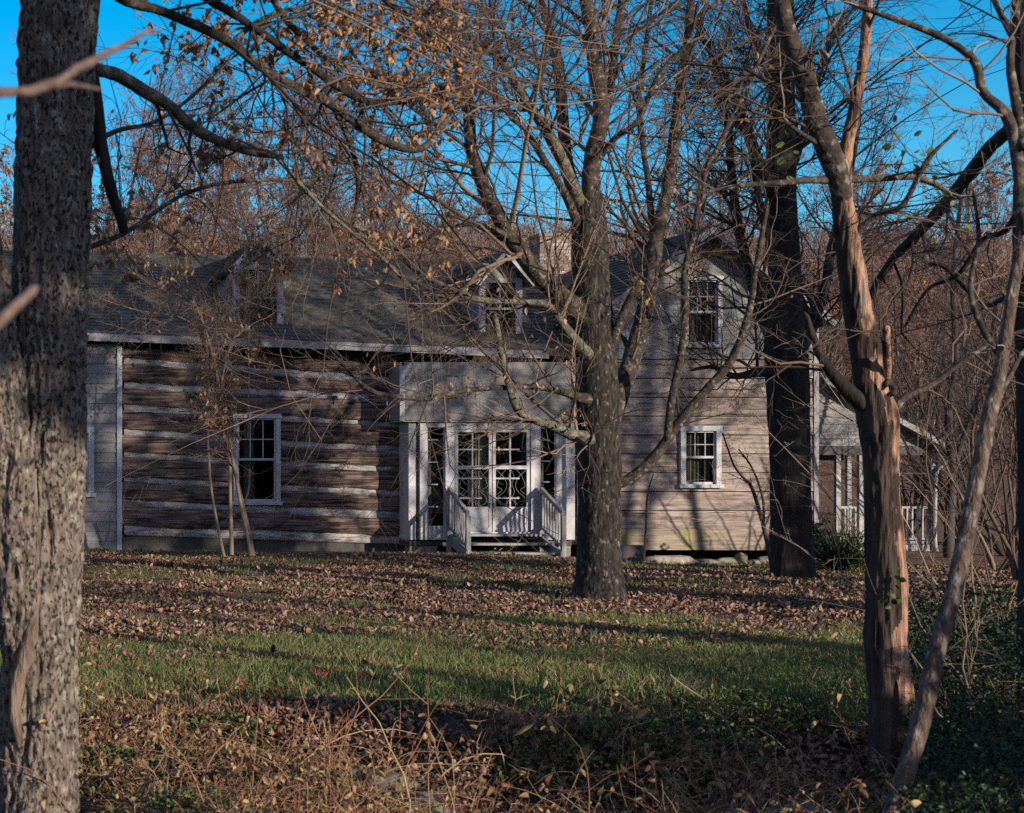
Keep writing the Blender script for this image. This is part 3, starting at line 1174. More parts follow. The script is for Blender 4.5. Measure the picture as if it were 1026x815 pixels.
# --- dormers
def dormer(px0, px1, y_sill, y_eave, y_peak, DD=31.25):
    x0, x1 = X(px0, DD), X(px1, DD)
    zs, ze, zp = Z(y_sill, DD), Z(y_eave, DD), Z(y_peak, DD)
    xc = (x0 + x1) / 2
    cas = .11
    m_ = MB()
    # cheeks reach back to the roof
    for xx in (x0 + .01, x1 - .04):
        yb = YE + (ze - z_eave(xc)) / (z_ridge(xc) - z_eave(xc)) * (YR - YE)
        m_.add([(xx, DD + .03, zs - .25), (xx, DD + .03, ze), (xx, yb, ze), (xx + .03, DD + .03, zs - .25), (xx + .03, DD + .03, ze), (xx + .03, yb, ze)],
               [[0, 1, 2], [3, 5, 4], [0, 3, 4, 1], [1, 4, 5, 2], [0, 2, 5, 3]])
    m_.prism([(x0 + .01, ze), (x1 - .01, ze), (xc, zp - .08)], DD - .02, DD + .05)   # clapboard pediment
    m_.box(x0 + .01, x1 - .01, DD - .01, DD + .05, zs - .22, zs)
    do = m_.build('dormer', 'grey_siding', house)
    t_ = MB()
    t_.box(x0 - .01, x0 + cas, DD - .045, DD + .02, zs + .05, ze - .003)
    t_.box(x1 - cas, x1 + .01, DD - .045, DD + .02, zs + .05, ze - .003)
    t_.box(x0 + cas, x1 - cas, DD - .04, DD + .02, ze - .09, ze - .003)
    t_.box(x0 - .02, x1 + .02, DD - .06, DD + .02, zs - .01, zs + .05)
    xm = (x0 + x1) / 2
    zm = (zs + .05 + ze - .09) / 2
    t_.box(x0 + cas, x1 - cas, DD + .0, DD + .03, zm - .02, zm + .02)
    t_.box(xm - .018, xm + .018, DD + .002, DD + .028, zm + .02, ze - .09)
    t_.build('window_frame', 'white_paint', do)
    p = MB()
    p.add([(x0 + cas, DD + .035, zs + .05), (x1 - cas, DD + .035, zs + .05), (x1 - cas, DD + .035, ze - .09), (x0 + cas, DD + .035, ze - .09)], [[0, 1, 2, 3]])
    p.build('pane', 'glass', do)
    bk = MB()
    bk.box(x0 + .05, x1 - .05, DD + .5, DD + .55, zs - .2, ze)
    bk.build('inner_wall', 'interior', do)
    r2, dk2, tr2 = MB(), MB(), MB()
    sl_ = (zp - ze) / ((x1 - x0) / 2)
    o2 = .17
    YFd = DD - .30
    zrd = zp + .05
    ybk = YE + (zrd - z_eave(xc)) / (z_ridge(xc) - z_eave(xc)) * (YR - YE) + .05
    for sx in (-1, 1):
        xe = xc + sx * ((x1 - x0) / 2 + o2)
        zee = zrd - sl_ * ((x1 - x0) / 2 + o2)
        Q = ((xe, YFd, zee), (xe, ybk, zee), (xc, ybk, zrd), (xc, YFd, zrd))
        shingled(r2, *Q, 6)
        slab(dk2, *Q, .05)
        nv = Vector((sx * sl_, 0, 1)).normalized() * .075
        a, b = Vector((xe, YFd, zee)), Vector((xc, YFd, zrd))
        yv, y2 = Vector((0, -.025, 0)), Vector((0, -.002, 0))
        tr2.hexa([a - nv + yv, b - Vector((0, 0, .10)) + yv, b - Vector((0, 0, .10)) + y2, a - nv + y2, a + yv, b + yv, b + y2, a + y2])
    r2.build('dormer_roof', 'roof', do)
    dk2.build('soffit', 'soffit', do)
    tr2.build('rake_trim', 'white_paint', do)


dormer(480, 522, 338, 279, 255)
dormer(234, 283, 329, 266, 240)

# --- chimney
cx0, cx1, cy0, cy1 = X(541, 34.4), X(574, 34.4), 34.4, 35.0
cz1 = Z(234, 34.4)
cm = MB()
cm.box(cx0 + .012, cx1 - .012, cy0 + .012, cy1 - .012, 5.4, cz1 - .01)
co = cm.build('chimney', 'mortar', house)
bk = MB()
z = 5.5
k = 0
while z < cz1 - .05:
    h = .075
    for side in range(2):
        x = cx0 - (k % 2) * .10
        while x < cx1 - .01:
            xa, xb = max(x, cx0), min(x + .205, cx1)
            if xb - xa > .02:
                e = r_.uniform(0, .008)
                if side == 0:
                    bk.box(xa, xb - .012, cy0 - e, cy0 + .10, z, z + h - .012)
                else:
                    bk.box(xa, xb - .012, cy1 - .1, cy1 + e, z, z + h - .012)
            x += .205
    y = cy0 + .11
    while y < cy1 - .12:
        for xx in (cx0 - .002, cx1 - .098):
            bk.box(xx, xx + .1, y, y + .19, z, z + h - .012)
        y += .2
    z += h
    k += 1
bk.box(cx0 - .03, cx1 + .03, cy0 - .03, cy1 + .03, cz1 - .06, cz1)
bk.build('brickwork', 'brick', co)

# ------------------------------------------------------------------ entry steps
st = thing('entry_steps', (xw(493), DW - .6, 0), 'grey wooden steps with two slatted handrails rising to the double door', 'steps')
zf = zw(533) - .02
sx0, sx1 = xw(449), xw(539)
n_st = 3
for k in range(n_st):
    trd = MB()
    zt = zf - (k) * .155 - .01
    y1 = DW - .07 - k * .33
    trd.box(sx0 + .03, sx1 - .03, y1 - .34, y1, zt - .04, zt)
    trd.build('tread', 'dull_paint', st)
for xx in (sx0 + .0, sx1 - .05):
    sg = MB()
    a = Vector((xx + .025, DW - .08, zf - .12))
    b = Vector((xx + .025, DW - 1.15, -.02))
    sg.bar(a, b, .045, .2)
    sg.build('stringer', 'dull_paint', st)
for xx in (sx0 - .02, sx1 + .02):
    rl = MB()
    top0 = Vector((xx, DW - .10, zf + .84))
    top1 = Vector((xx, DW - 1.12, zf + .40))
    rl.bar(top0, top1, .06, .075)
    low0, low1 = top0 - Vector((0, 0, .72)), top1 - Vector((0, 0, .62))
    rl.bar(low0, low1, .04, .05)
    ro_ = rl.build('railing', 'dull_paint', st)
    bl = MB()
    for k in range(8):
        tt = (k + .6) / 8.4
        p0 = top0.lerp(top1, tt) - Vector((0, 0, .03))
        p1 = low0.lerp(low1, tt)
        bl.bar(p1, p0, .028)
    bl.build('balusters', 'dull_paint', ro_)
    for yy, zz in ((DW - .10, zf + .80), (DW - 1.12, zf + .36)):
        pp = MB()
        pp.box(xx - .04, xx + .04, yy - .04, yy + .04, -.12, zz)
        pp.build('newel_post', 'dull_paint', st)

# ------------------------------------------------------------------ side porch beyond the wing
DP = 35.5
po = thing('side_porch', (X(880, DP), DP, -.3), 'open side porch with a lean-to roof and white railing right of the wing', 'porch')
pxl, pxr = gx1 + .11, X(936, DP)
zpb = Z(447, DP)
zpt = Z(380, DP)
ge = MB()


def pclip(z):
    t = (z - zpb) / (zpt - zpb)
    return (pxl, pxr + (X(818, DP) - pxr) * t)


siding(ge, pxl, pxr, zpb, zpt - .03, DP, .16, clip=pclip)
ge.build('gable_end', 'grey_siding', po)
pr_ = MB()
a, b = (X(818, DP), zpt + .04), (X(948, DP), Z(450, DP) + .02)
Q = ((b[0], DP - .3, b[1]), (b[0], DP + 4, b[1]), (a[0], DP + 4, a[1]), (a[0], DP - .3, a[1]))
shingled(pr_, *Q, 14)
slab(pr_, *Q, .10)
p1 = pr_.build('roof', 'roof', po)
tt = MB()
tt.hexa([(a[0], DP - .33, a[1] - .13), (b[0], DP - .33, b[1] - .13), (b[0], DP - .304, b[1] - .13), (a[0], DP - .304, a[1] - .13),
         (a[0], DP - .33, a[1] - .005), (b[0], DP - .33, b[1] - .005), (b[0], DP - .304, b[1] - .005), (a[0], DP - .304, a[1] - .005)])
tt.build('rake_trim', 'dull_paint', p1)
bm_ = MB()
bm_.box(pxl, pxr, DP - .03, DP + .12, zpb - .20, zpb - .004)
bm_.box(pxl, pxr, DP + 3.4, DP + 3.5, zpb - .30, zpb - .004)
bm_.box(pxl, pxr, DP + .12, DP + 3.4, zpb - .03, zpb - .008)
bm_.build('beam', 'soffit', po)
zfl = Z(545, DP)
bs = MB()
bs.box(X(832, DP), pxr + .02, DP + .02, DP + 3.4, zfl, zfl + .06)
bs.build('deck', 'dull_paint', po)
bw = MB()
for k in range(6):
    for j in range(2):
        x0_ = X(832, DP) + k * .40 + j * -.1
        bw.box(max(x0_, X(832, DP)), min(x0_ + .39, pxr), DP - .0, DP + .25, zfl - .42 + j * .205, zfl - .42 + j * .205 + .195)
bw.build('block_base', 'block', po)
for px, yy, mt in ((839, DP + .05, 'muted_paint'), (862, DP + .05, 'muted_paint'), (934, DP + .05, 'muted_paint'), (900, DP + 3.3, 'dull_paint'), (850, DP + 3.3, 'dull_paint')):
    pm = MB()
    xx = X(px, yy)
    pm.box(xx - .05, xx + .05, yy - .05, yy + .05, zfl + .06, zpb - .20)
    pm.build('post', mt, po)
rl = MB()
zr0, zr1 = Z(541, DP), Z(508, DP)
rl.box(X(841, DP), X(932, DP), DP + .03, DP + .08, zr1 - .04, zr1 + .01)
rl.box(X(841, DP), X(932, DP), DP + .03, DP + .07, zr0, zr0 + .04)
ra = rl.build('railing', 'muted_paint', po)
bl = MB()
k = X(842, DP)
while k < X(931, DP):
    bl.box(k, k + .035, DP + .035, DP + .065, zr0 + .04, zr1 - .04)
    k += .115
bl.build('balusters', 'muted_paint', ra)
parts = []
bent_tube(parts, [W(949, 452, DP - .25), W(949, 460, DP - .2), W(944, 467, DP - .05), W(938, 474, DP - .06), W(937, 500, DP - .06), W(937, 545, DP - .06), W(941, 556, DP - .1), W(945, 566, DP - .3)], .04, 40, 7)
v, f = joinparts(parts)
mesh('downspout', v, f, 'muted_paint', po)

# ------------------------------------------------------------------ trees
def add_limb(tree, P, R, mat_='limb', amp=None):
    sides = 14
    R = R.copy()
    R[0, -1] *= .15
    R[0, 0] *= .6
    v, q = barked(P, R, sides, amp if amp is not None else float(R.max()) * .10, 22, 9, lump=.05, seed=float(P[0, 0, 0]))
    return mesh('limb', v, q, mat_, tree)


def trunk_mesh(tree, P, R, sides, amp, fu, fz, mat_, lump=.05, seed=1.):
    v, q = barked(P, R, sides, amp, fu, fz, lump, seed)
    return mesh('trunk', v, q, mat_, tree)


def twig_levels(limbs, per_m=2.2, l1=(.6, 1.8), n2=5, n3=3, up=.05, wob=.22, r1=.35, rmin=.0022, t0=.15, l3=(.12, .4)):
    """branches of three orders on a list of (P,R) limbs -> list of (P,R) arrays"""
    acc = []
    for P, R in limbs:
        ln = np.linalg.norm(np.diff(P, axis=1), axis=2).sum()
        n = max(2, int(ln * per_m))
        acc.append(spawn(P, R, n, t0, .98, labs=l1, ang=(.5, 1.15), rf=r1, rmin=.004, fall=.35))
    p, d, ln, r = (np.concatenate([a[i] for a in acc]) for i in range(4))
    r = np.minimum(r, .005 + .009 * ln)
    P1, R1 = grow(p, d, ln, r, 7, wob, up, .3)
    P2, R2 = grow(*spawn(P1, R1, n2, .15, 1, lf=(.3, .65), ang=(.45, 1.1), rf=.6, rmin=rmin), 6, wob * 1.1, up, .4)
    P3, R3 = grow(*spawn(P2, R2, n3, .2, 1, labs=l3, ang=(.4, 1.0), rf=.65, rmin=rmin * .8), 4, wob, up, .5)
    return [(P1, R1), (P2, R2), (P3, R3)]


def twig_mesh(name, tree, levels, mat_):
    v, f = joinparts([tubes(P, R, 5 if i == 0 else 3) for i, (P, R) in enumerate(levels)])
    return mesh(name, v, f, mat_, tree)


# --- the tree in the middle of the lawn
YC = 19.4
gzc = float(ground_z(X(598, YC), YC)[0])
mid = thing('lawn_tree', (X(598, YC), YC, gzc), 'many-limbed bare tree standing on the lawn before the entry, its dark trunk mottled with lichen', 'tree')
P, R = traced([(597, 612, 70), (598, 602, 58), (599, 585, 46), (600, 555, 42), (601, 500, 41), (600, 450, 43), (598, 400, 40), (595, 350, 38), (593, 310, 38), (591, 270, 34), (590, 225, 30), (590, 195, 24)], YC, YC, 150, .006)
trunk_mesh(mid, P, R, 64, .016, 24, 6, 'bark_grey', .05, 3.)
MIDL = [
    ([(591, 215, 24), (594, 158, 20), (603, 113, 17), (597, 69, 17), (592, 27, 15), (586, -10, 13), (580, -90, 9)], YC, YC - .6),
    ([(592, 190, 14), (606, 120, 11), (614, 66, 10), (620, 20, 9), (626, -20, 8), (640, -100, 5)], YC, YC + .8),
    ([(588, 235, 18), (572, 180, 15), (565, 127, 13), (560, 69, 12), (549, 27, 10), (541, -10, 9), (525, -90, 6)], YC, YC + 1.0),
    ([(592, 322, 26), (560, 296, 23), (532, 266, 20), (506, 228, 18), (485, 187, 15), (473, 148, 13), (468, 103, 12), (456, 58, 10), (445, 30, 10), (432, -5, 8), (415, -60, 5)], YC, YC - 1.6),
    ([(584, 212, 15), (562, 160, 14), (543, 125, 12), (522, 92, 10), (498, 54, 9), (470, 38, 7), (422, 10, 5), (390, -8, 3)], YC, YC - 2.2),
    ([(583, 235, 11), (566, 195, 9), (543, 158, 8), (519, 122, 7), (498, 98, 5), (468, 78, 4)], YC, YC - 1.2),
    ([(606, 440, 22), (622, 395, 20), (637, 345, 19), (650, 295, 18), (658, 240, 16), (671, 180, 13), (680, 100, 11), (690, 20, 9), (697, -60, 6)], YC, YC + 1.2),
    ([(604, 365, 13), (618, 330, 11), (630, 302, 9), (641, 283, 8)], YC - .1, YC - .4),
    ([(610, 487, 16), (634, 478, 13), (658, 455, 12), (680, 424, 11), (705, 394, 10), (728, 368, 9), (742, 340, 8), (752, 305, 7), (757, 270, 6), (770, 200, 5)], YC, YC - .9),
    ([(668, 443, 9), (674, 395, 8), (683, 350, 8), (687, 308, 7), (686, 272, 7), (696, 229, 6), (707, 172, 6), (722, 142, 5), (768, 45, 4), (790, 0, 3)], YC - .35, YC - 1.0),
    ([(606, 442, 30), (592, 440, 20), (576, 436, 13), (556, 428, 11), (536, 421, 9), (519, 411, 8), (511, 390, 7), (503, 356, 7), (496, 312, 6)], YC, YC - .8),
    ([(606, 404, 22), (588, 400, 13), (560, 392, 8), (530, 388, 7), (495, 389, 6), (460, 393, 6), (429, 400, 6), (400, 398, 5), (374, 392, 5), (352, 375, 4), (330, 350, 3)], YC, YC - 1.5),
    ([(604, 368, 24), (585, 351, 14), (565, 325, 9), (546, 305, 8), (512, 302, 7), (477, 299, 7), (453, 291, 7), (419, 273, 6), (395, 250, 6), (372, 234, 5), (340, 216, 5), (310, 190, 3)], YC, YC - 2.0),
    ([(512, 238, 9), (480, 226, 6), (450, 228, 5), (420, 243, 5), (395, 250, 3)], YC - .5, YC - 1.6),
    ([(597, 165, 8), (615, 140, 7), (640, 120, 6), (660, 75, 5), (690, 40, 4), (700, 0, 3)], YC, YC - 1.),
    ([(640, 340, 8), (655, 270, 8), (650, 190, 7), (640, 110, 6), (648, 40, 5), (655, -20, 4)], YC + .4, YC + 1.6),
]
limbs = []
for i, (pts, y0, y1) in enumerate(MIDL):
    P, R = traced(pts, y0, y1, 44)
    R = R * .86
    limbs.append((P, R))
    add_limb(mid, P, R, 'lichen_limb' if i in (10, 12, 4) else 'limb')
lv = twig_levels(limbs, 2.4, (.5, 1.8), 6, 5, up=.03, rmin=.003)
twig_mesh('twigs', mid, lv, 'twig')
lv2 = twig_levels(limbs[:7] + limbs[10:13] + limbs[14:16], 2.8, (1.5, 4.6), 8, 5, up=.02, wob=.15, rmin=.003, l3=(.15, .5))
twig_mesh('branches', mid, lv2, 'twig_warm')
p, d = along(lv[2][0], 500, .4)
keep = vnoise(p * .9) > .56
v, f = leaf_mesh(p[keep], rng.uniform(.05, .09, keep.sum()), curl=.35, dirs=np.array([[0, 0, -1.]]) + 0 * p[keep])
mesh('dry_leaves', v, f, 'dry_leaf', mid)
pk = np.array([W(x_, y_, YC - .4) for x_, y_ in zip(rng.uniform(560, 585, 40), rng.uniform(408, 428, 40))])
pk[:, 1] += rng.normal(0, .15, 40)
v, f = leaf_mesh(pk, rng.uniform(.04, .07, 40), curl=.3)
mesh('dry_leaves', v, f, 'weed_brown', mid)

# --- dark straight tree by the wing corner
YD = 22.9
dkt = thing('dark_tree', (X(793, YD), YD, float(ground_z(X(793, YD), YD)[0])), 'dark straight trunk standing on the lawn at the right corner of the wing', 'tree')
P, R = traced([(794, 592, 52), (794, 580, 42), (793, 550, 37), (792, 480, 36), (790, 410, 37), (788, 350, 38), (786, 300, 30), (784, 220, 27), (783, 120, 25), (782, 40, 23), (781, -60, 20), (780, -200, 12)], YD, YD, 150, .008)
trunk_mesh(dkt, P, R, 48, .02, 18, 3, 'bark_dark', .04, 8.)
DKL = [
    ([(786, 352, 16), (770, 330, 13), (758, 300, 11), (745, 250, 9), (735, 200, 8), (728, 120, 6), (720, 40, 4)], YD, YD + 1),
    ([(795, 360, 15), (812, 330, 12), (826, 290, 9), (835, 240, 8), (850, 180, 6), (862, 110, 4)], YD, YD + 1.4),
    ([(780, 372, 12), (756, 374, 9), (735, 377, 6), (715, 368, 4), (690, 372, 2)], YD, YD - 1),
    ([(784, 210, 11), (760, 160, 9), (738, 100, 7), (716, 60, 5), (690, 10, 4)], YD, YD - 1.),
    ([(783, 190, 10), (806, 130, 8), (822, 70, 6), (846, 10, 4)], YD, YD + .5),
    ([(785, 120, 9), (768, 70, 7), (748, 20, 5), (735, -30, 4)], YD, YD + 1.),
    ([(786, 270, 10), (765, 220, 7), (755, 160, 6), (740, 120, 4), (728, 70, 3)], YD, YD - .6),
]
limbs = []
for pts, y0, y1 in DKL:
    P, R = traced(pts, y0, y1, 36)
    limbs.append((P, R))
    add_limb(dkt, P, R, 'bark_dark')
lv = twig_levels(limbs + [traced([(784, 220, 20), (783, 120, 20), (782, -40, 16)], YD, YD, 24)], 7, (.6, 2.4), 8, 6, up=.05, rmin=.003)
twig_mesh('twigs', dkt, lv, 'twig_dark')
ld2 = twig_levels(limbs[:2] + limbs[3:], 2.0, (1.4, 3.8), 8, 5, up=.02, wob=.15, rmin=.003, l3=(.15, .5))
twig_mesh('branches', dkt, ld2, 'twig')

# --- peeled cedar in the right foreground
YK = 9.5
ced = thing('cedar_snag', (X(893, YK), YK, float(ground_z(X(893, YK), YK)[0])), 'weathered red cedar trunk with peeling orange bark and a broken stub', 'tree')
P, R = traced([(899, 775, 44), (897, 740, 37), (894, 690, 34), (889, 640, 33), (890, 590, 32), (887, 540, 30), (884, 490, 29), (883, 450, 30), (880, 418, 35), (874, 388, 27), (868, 350, 23), (860, 305, 21), (853, 260, 19), (847, 220, 17), (843, 180, 15), (841, 165, 13)], YK, YK, 220, .006)
trunk_mesh(ced, P, R, 72, .013, 42, 3.5, 'cedar', .06, 5.)
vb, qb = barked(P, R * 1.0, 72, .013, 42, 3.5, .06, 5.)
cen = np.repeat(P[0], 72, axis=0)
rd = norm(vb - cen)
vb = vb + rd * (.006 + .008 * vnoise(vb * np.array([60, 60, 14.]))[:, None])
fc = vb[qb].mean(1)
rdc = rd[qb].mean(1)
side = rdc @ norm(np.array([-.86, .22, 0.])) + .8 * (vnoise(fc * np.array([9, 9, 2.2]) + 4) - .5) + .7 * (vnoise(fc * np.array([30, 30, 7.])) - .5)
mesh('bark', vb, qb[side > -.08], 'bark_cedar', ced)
M_ = None
CEL = [
    ([(845, 205, 16), (838, 172, 20), (826, 140, 21), (815, 108, 20), (806, 75, 19), (794, 45, 17), (785, 14, 15), (781, -30, 12)], 'limb'),
    ([(845, 190, 13), (848, 150, 12), (856, 112, 11), (865, 60, 10), (869, 15, 9), (873, -40, 7)], 'cedar'),
    ([(878, 415, 20), (862, 402, 16), (845, 386, 12), (830, 368, 9), (818, 345, 7), (806, 312, 5)], 'bark_dark'),
    ([(886, 395, 8), (889, 370, 7), (888, 350, 7), (888, 326, 6)], 'cedar'),
    ([(842, 182, 9), (830, 181, 8), (808, 181, 7), (775, 184, 6), (745, 186, 5), (720, 190, 4), (698, 194, 3)], 'limb'),
    ([(842, 180, 9), (866, 179, 7), (890, 178, 6), (916, 177, 6), (937, 184, 6), (954, 196, 4)], 'lichen_limb'),
    ([(820, 120, 7), (812, 62, 6), (822, 52, 5), (829, 56, 4)], 'cedar'),
    ([(892, 420, 9), (905, 400, 7), (935, 385, 6), (965, 362, 5), (1000, 340, 4), (1030, 330, 3)], 'limb'),
    ([(850, 240, 8), (880, 215, 6), (905, 205, 5), (930, 160, 4), (960, 130, 3)], 'limb'),
]
limbs = []
for pts, mt in CEL:
    P, R = traced(pts, YK, YK - .35 + .5 * random.random(), 36, .006)
    limbs.append((P, R))
    add_limb(ced, P, R, mt)
lv = twig_levels(limbs, 5.5, (.25, 1.6), 5, 4, up=0, rmin=.0016, l3=(.06, .25))
twig_mesh('twigs', ced, lv, 'twig')
# climbing greenbrier leaves on the cedar
pk = np.array([W(rng.normal(a, s_), rng.normal(b, s_), YK - .15 + rng.normal(0, .08)) for a, b, s_, n_ in ((893, 600, 6, 14), (900, 575, 5, 8), (912, 145, 14, 10), (928, 170, 10, 8), (795, 148, 12, 8), (960, 205, 12, 8)) for _ in range(n_)])
v, f = leaf_mesh(pk, rng.uniform(.035, .06, len(pk)), curl=.2, aspect=.8)
mesh('vine_leaves', v, f, 'weed_leaf', ced)
# knot of the old branch scar
a_ = np.linspace(0, 2 * math.pi, 33)
rr_ = 1 + .35 * (vnoise(np.stack([np.cos(a_) * 1.3, np.sin(a_) * 1.3, a_ * 0], -1) + 4) - .5)
ring = np.stack([X(882, YK) + .032 * np.cos(a_) * rr_, YK - .075 + .02 * np.sin(a_ * 2), Z(390, YK) + .045 * np.sin(a_) * rr_], -1)[None]
v, q = tubes(ring, np.full((1, 33), .014), 10)
v = v + (vnoise(v * 45)[:, None] - .5) * .022
mesh('branch_scar', v, q, 'bark_cedar', ced)

# --- leaning tree at the lower right
YL = 7.4
lean = thing('leaning_tree', (X(893, YL), YL, float(ground_z(X(893, YL), YL)[0])), 'thin leaning trunk rising from the brush towards the right edge of the photo', 'tree')
P, R = traced([(884, 860, 23), (894, 815, 21), (909, 770, 20), (926, 710, 20), (936, 660, 19), (952, 605, 18), (966, 545, 17), (979, 480, 16), (991, 420, 15), (1002, 370, 14), (1012, 310, 13), (1021, 250, 12), (1028, 180, 12), (1032, 90, 12), (1034, -60, 9)], YL, YL + .6, 180, .006)
R = R * .84
trunk_mesh(lean, P, R, 40, .004, 45, 8, 'lean_bark', .05, 2.)
LEL = [
    ([(1027, 235, 10), (1013, 128, 10), (985, 93, 8), (978, 65, 8), (961, 48, 7), (934, 33, 7), (882, 14, 6), (840, -2, 5)], 'limb'),
    ([(1005, 360, 8), (985, 330, 6), (972, 290, 5), (980, 240, 4), (975, 190, 3)], 'limb'),
    ([(990, 425, 7), (1005, 390, 5), (1026, 350, 4)], 'limb'),
    ([(1026, 150, 8), (1017, 100, 8), (1012, 60, 7), (1018, 15, 6), (1022, -40, 5)], 'limb'),
]
limbs = []
for pts, mt in LEL:
    P, R = traced(pts, YL + .4, YL + .6 + .4 * random.random(), 36, .006)
    limbs.append((P, R))
    add_limb(lean, P, R, mt)
lv = twig_levels(limbs + [traced([(991, 420, 8), (1012, 310, 8), (1028, 180, 8)], YL + .4, YL + .6, 20)], 5, (.2, .9), 4, 3, up=0, rmin=.0014, l3=(.05, .2))
twig_mesh('twigs', lean, lv, 'twig_pale')

# --- dark trunk cut off by the right edge
YE_ = 10.4
edt = thing('edge_tree', (X(1032, YE_), YE_, float(ground_z(X(1032, YE_), YE_)[0])), 'dark trunk cut off by the right photo edge, one thick limb slanting down left', 'tree')
P, R = traced([(1036, 745, 30), (1035, 690, 26), (1033, 600, 24), (1034, 480, 24), (1032, 360, 24), (1030, 260, 24), (1028, 140, 22), (1026, 40, 20), (1022, -80, 16)], YE_, YE_, 90, .006)
trunk_mesh(edt, P, R, 32, .008, 30, 5, 'bark_dark', .05, 12.)
el_ = []
for pts in ([(1030, 118, 20), (1012, 130, 17), (990, 150, 15), (965, 182, 14), (940, 212, 13), (914, 240, 12), (893, 262, 10), (870, 300, 8), (855, 340, 5)],
            [(1028, 200, 10), (1008, 230, 7), (985, 240, 6), (960, 275, 5), (930, 290, 4), (905, 330, 3)],
            [(1028, 60, 9), (1005, 20, 7), (985, -20, 5)],
            [(1032, 330, 9), (1010, 300, 7), (985, 305, 5), (950, 270, 4), (925, 262, 3)]):
    P, R = traced(pts, YE_, YE_ + .8, 36, .012)
    R = R * .78
    el_.append((P, R))
    add_limb(edt, P, R, 'bark_dark')
lv = twig_levels(el_, 6, (.3, 1.6), 7, 5, up=-.01, rmin=.0018, l3=(.06, .25))
twig_mesh('twigs', edt, lv, 'twig_dark')

# --- big rough trunk at the left edge
YB_ = 7.5
oak = thing('oak_tree', (X(38, YB_), YB_, float(ground_z(X(38, YB_), YB_)[0])), 'thick rough-barked trunk at the left edge with long limbs and withered brown leaves', 'tree')
P, R = traced([(36, 860, 92), (37, 810, 82), (39, 740, 76), (40, 660, 76), (41, 580, 78), (44, 500, 74), (48, 430, 70), (50, 360, 68), (50, 290, 70), (52, 200, 72), (55, 110, 73), (58, 30, 74), (60, -60, 72), (62, -200, 60)], YB_, YB_, 300, .004)
trunk_mesh(oak, P, R, 170, .034, 25, 5.5, 'bark_big', .03, 6.)
P, R = traced([(22, 640, 40), (17, 560, 50), (10, 480, 52), (2, 410, 52), (-8, 340, 50), (-22, 250, 46), (-40, 120, 42), (-60, -60, 36)], YB_ - .07, YB_ - .15, 160, .004)
v, q = barked(P, R, 120, .030, 25, 5.5, .03, 16.)
mesh('second_stem', v, q, 'bark_big', oak)
M['bare_wood'] = material('bare_wood', [(.06, .042, .03), (.17, .12, .085), (.30, .235, .175)], 22, (1, 1, .2), bump=1.0, bscale=60, spots=((.04, .028, .02), 14, .54, .64, (1, 1, .35)))
for pts, nm_ in (([(34, 470, 5), (33, 510, 11), (36, 550, 13), (36, 590, 14), (34, 625, 16), (28, 655, 17), (20, 680, 15), (16, 710, 12), (20, 745, 6)], 'wound_lip'),
                 ([(44, 500, 4), (45, 540, 8), (47, 580, 9), (45, 620, 9), (41, 655, 8), (36, 690, 4)], 'wound_lip')):
    P, R = traced(pts, 7.345, 7.345, 70, .004)
    v, q = barked(P, R, 20, .006, 40, 8, .12, 31.)
    mesh(nm_, v, q, 'bare_wood', oak)
OKL = [
    ([(70, 62, 16), (96, 69, 13), (120, 75, 13), (148, 92, 13), (172, 106, 11), (192, 124, 12), (220, 141, 10), (251, 152, 9), (279, 156, 8)], 7.5, 8.3, 'lichen_limb'),
    ([(275, 155, 4), (298, 182, 4), (320, 206, 4), (350, 231, 3), (385, 262, 3), (410, 290, 2)], 8.3, 8.9, 'lichen_limb'),
    ([(82, 20, 14), (90, 60, 15), (95, 95, 14), (102, 150, 13), (111, 195, 11), (118, 222, 10), (121, 236, 8)], 7.45, 7.6, 'bark_dark'),
    ([(60, -60, 26), (100, -22, 16), (124, 0, 11), (165, 12, 10), (199, 27, 10), (234, 45, 10), (261, 65, 9), (295, 86, 9), (330, 103, 9), (374, 137, 8), (416, 151, 7), (440, 130, 6), (467, 82, 5), (496, 40, 4)], 7.5, 9.8, 'limb'),
    ([(62, -120, 24), (150, -45, 12), (210, 0, 9), (247, 24, 8), (285, 48, 8), (330, 80, 8), (355, 98, 7), (381, 103, 7), (419, 99, 6), (460, 88, 4), (500, 90, 3)], 7.5, 10.2, 'bark_dark'),
    ([(62, -140, 20), (230, -50, 9), (280, 10, 7), (305, 35, 6), (340, 62, 5), (380, 20, 4), (400, -20, 3)], 7.5, 10.5, 'limb'),
    ([(86, 250, 6), (124, 234, 5), (165, 206, 5), (192, 192, 4), (234, 182, 4), (295, 182, 3), (340, 200, 2)], 7.6, 9.0, 'limb'),
    ([(84, 150, 8), (120, 130, 5), (160, 120, 4), (205, 85, 4), (225, 60, 3)], 7.5, 8.8, 'limb'),
    ([(62, -130, 16), (180, -70, 8), (340, -30, 7), (400, 10, 6), (440, 40, 5), (490, 50, 4)], 7.5, 11., 'limb'),
    ([(230, 44, 6), (262, 20, 5), (300, 10, 4), (345, 40, 4), (375, 80, 3)], 8.6, 9.6, 'lichen_limb'),
    ([(330, 100, 6), (352, 150, 5), (358, 190, 4), (350, 240, 3)], 9.2, 9.6, 'limb'),
]
limbs = []
for pts, y0, y1, mt in OKL:
    P, R = traced(pts, y0, y1, 44, .012)
    limbs.append((P, R))
    add_limb(oak, P, R, mt)
lv = twig_levels(limbs[3:6] + limbs[6:], 4.5, (.35, 1.5), 6, 4, up=-.02, rmin=.0017, l3=(.08, .28), t0=.3)
lw = twig_levels(limbs[:2], 5.0, (.3, 1.1), 5, 4, up=-.02, rmin=.0017, l3=(.08, .28), t0=.3)
lv = [(np.concatenate([a[0], b[0]]), np.concatenate([a[1], b[1]])) for a, b in zip(lv, lw)]
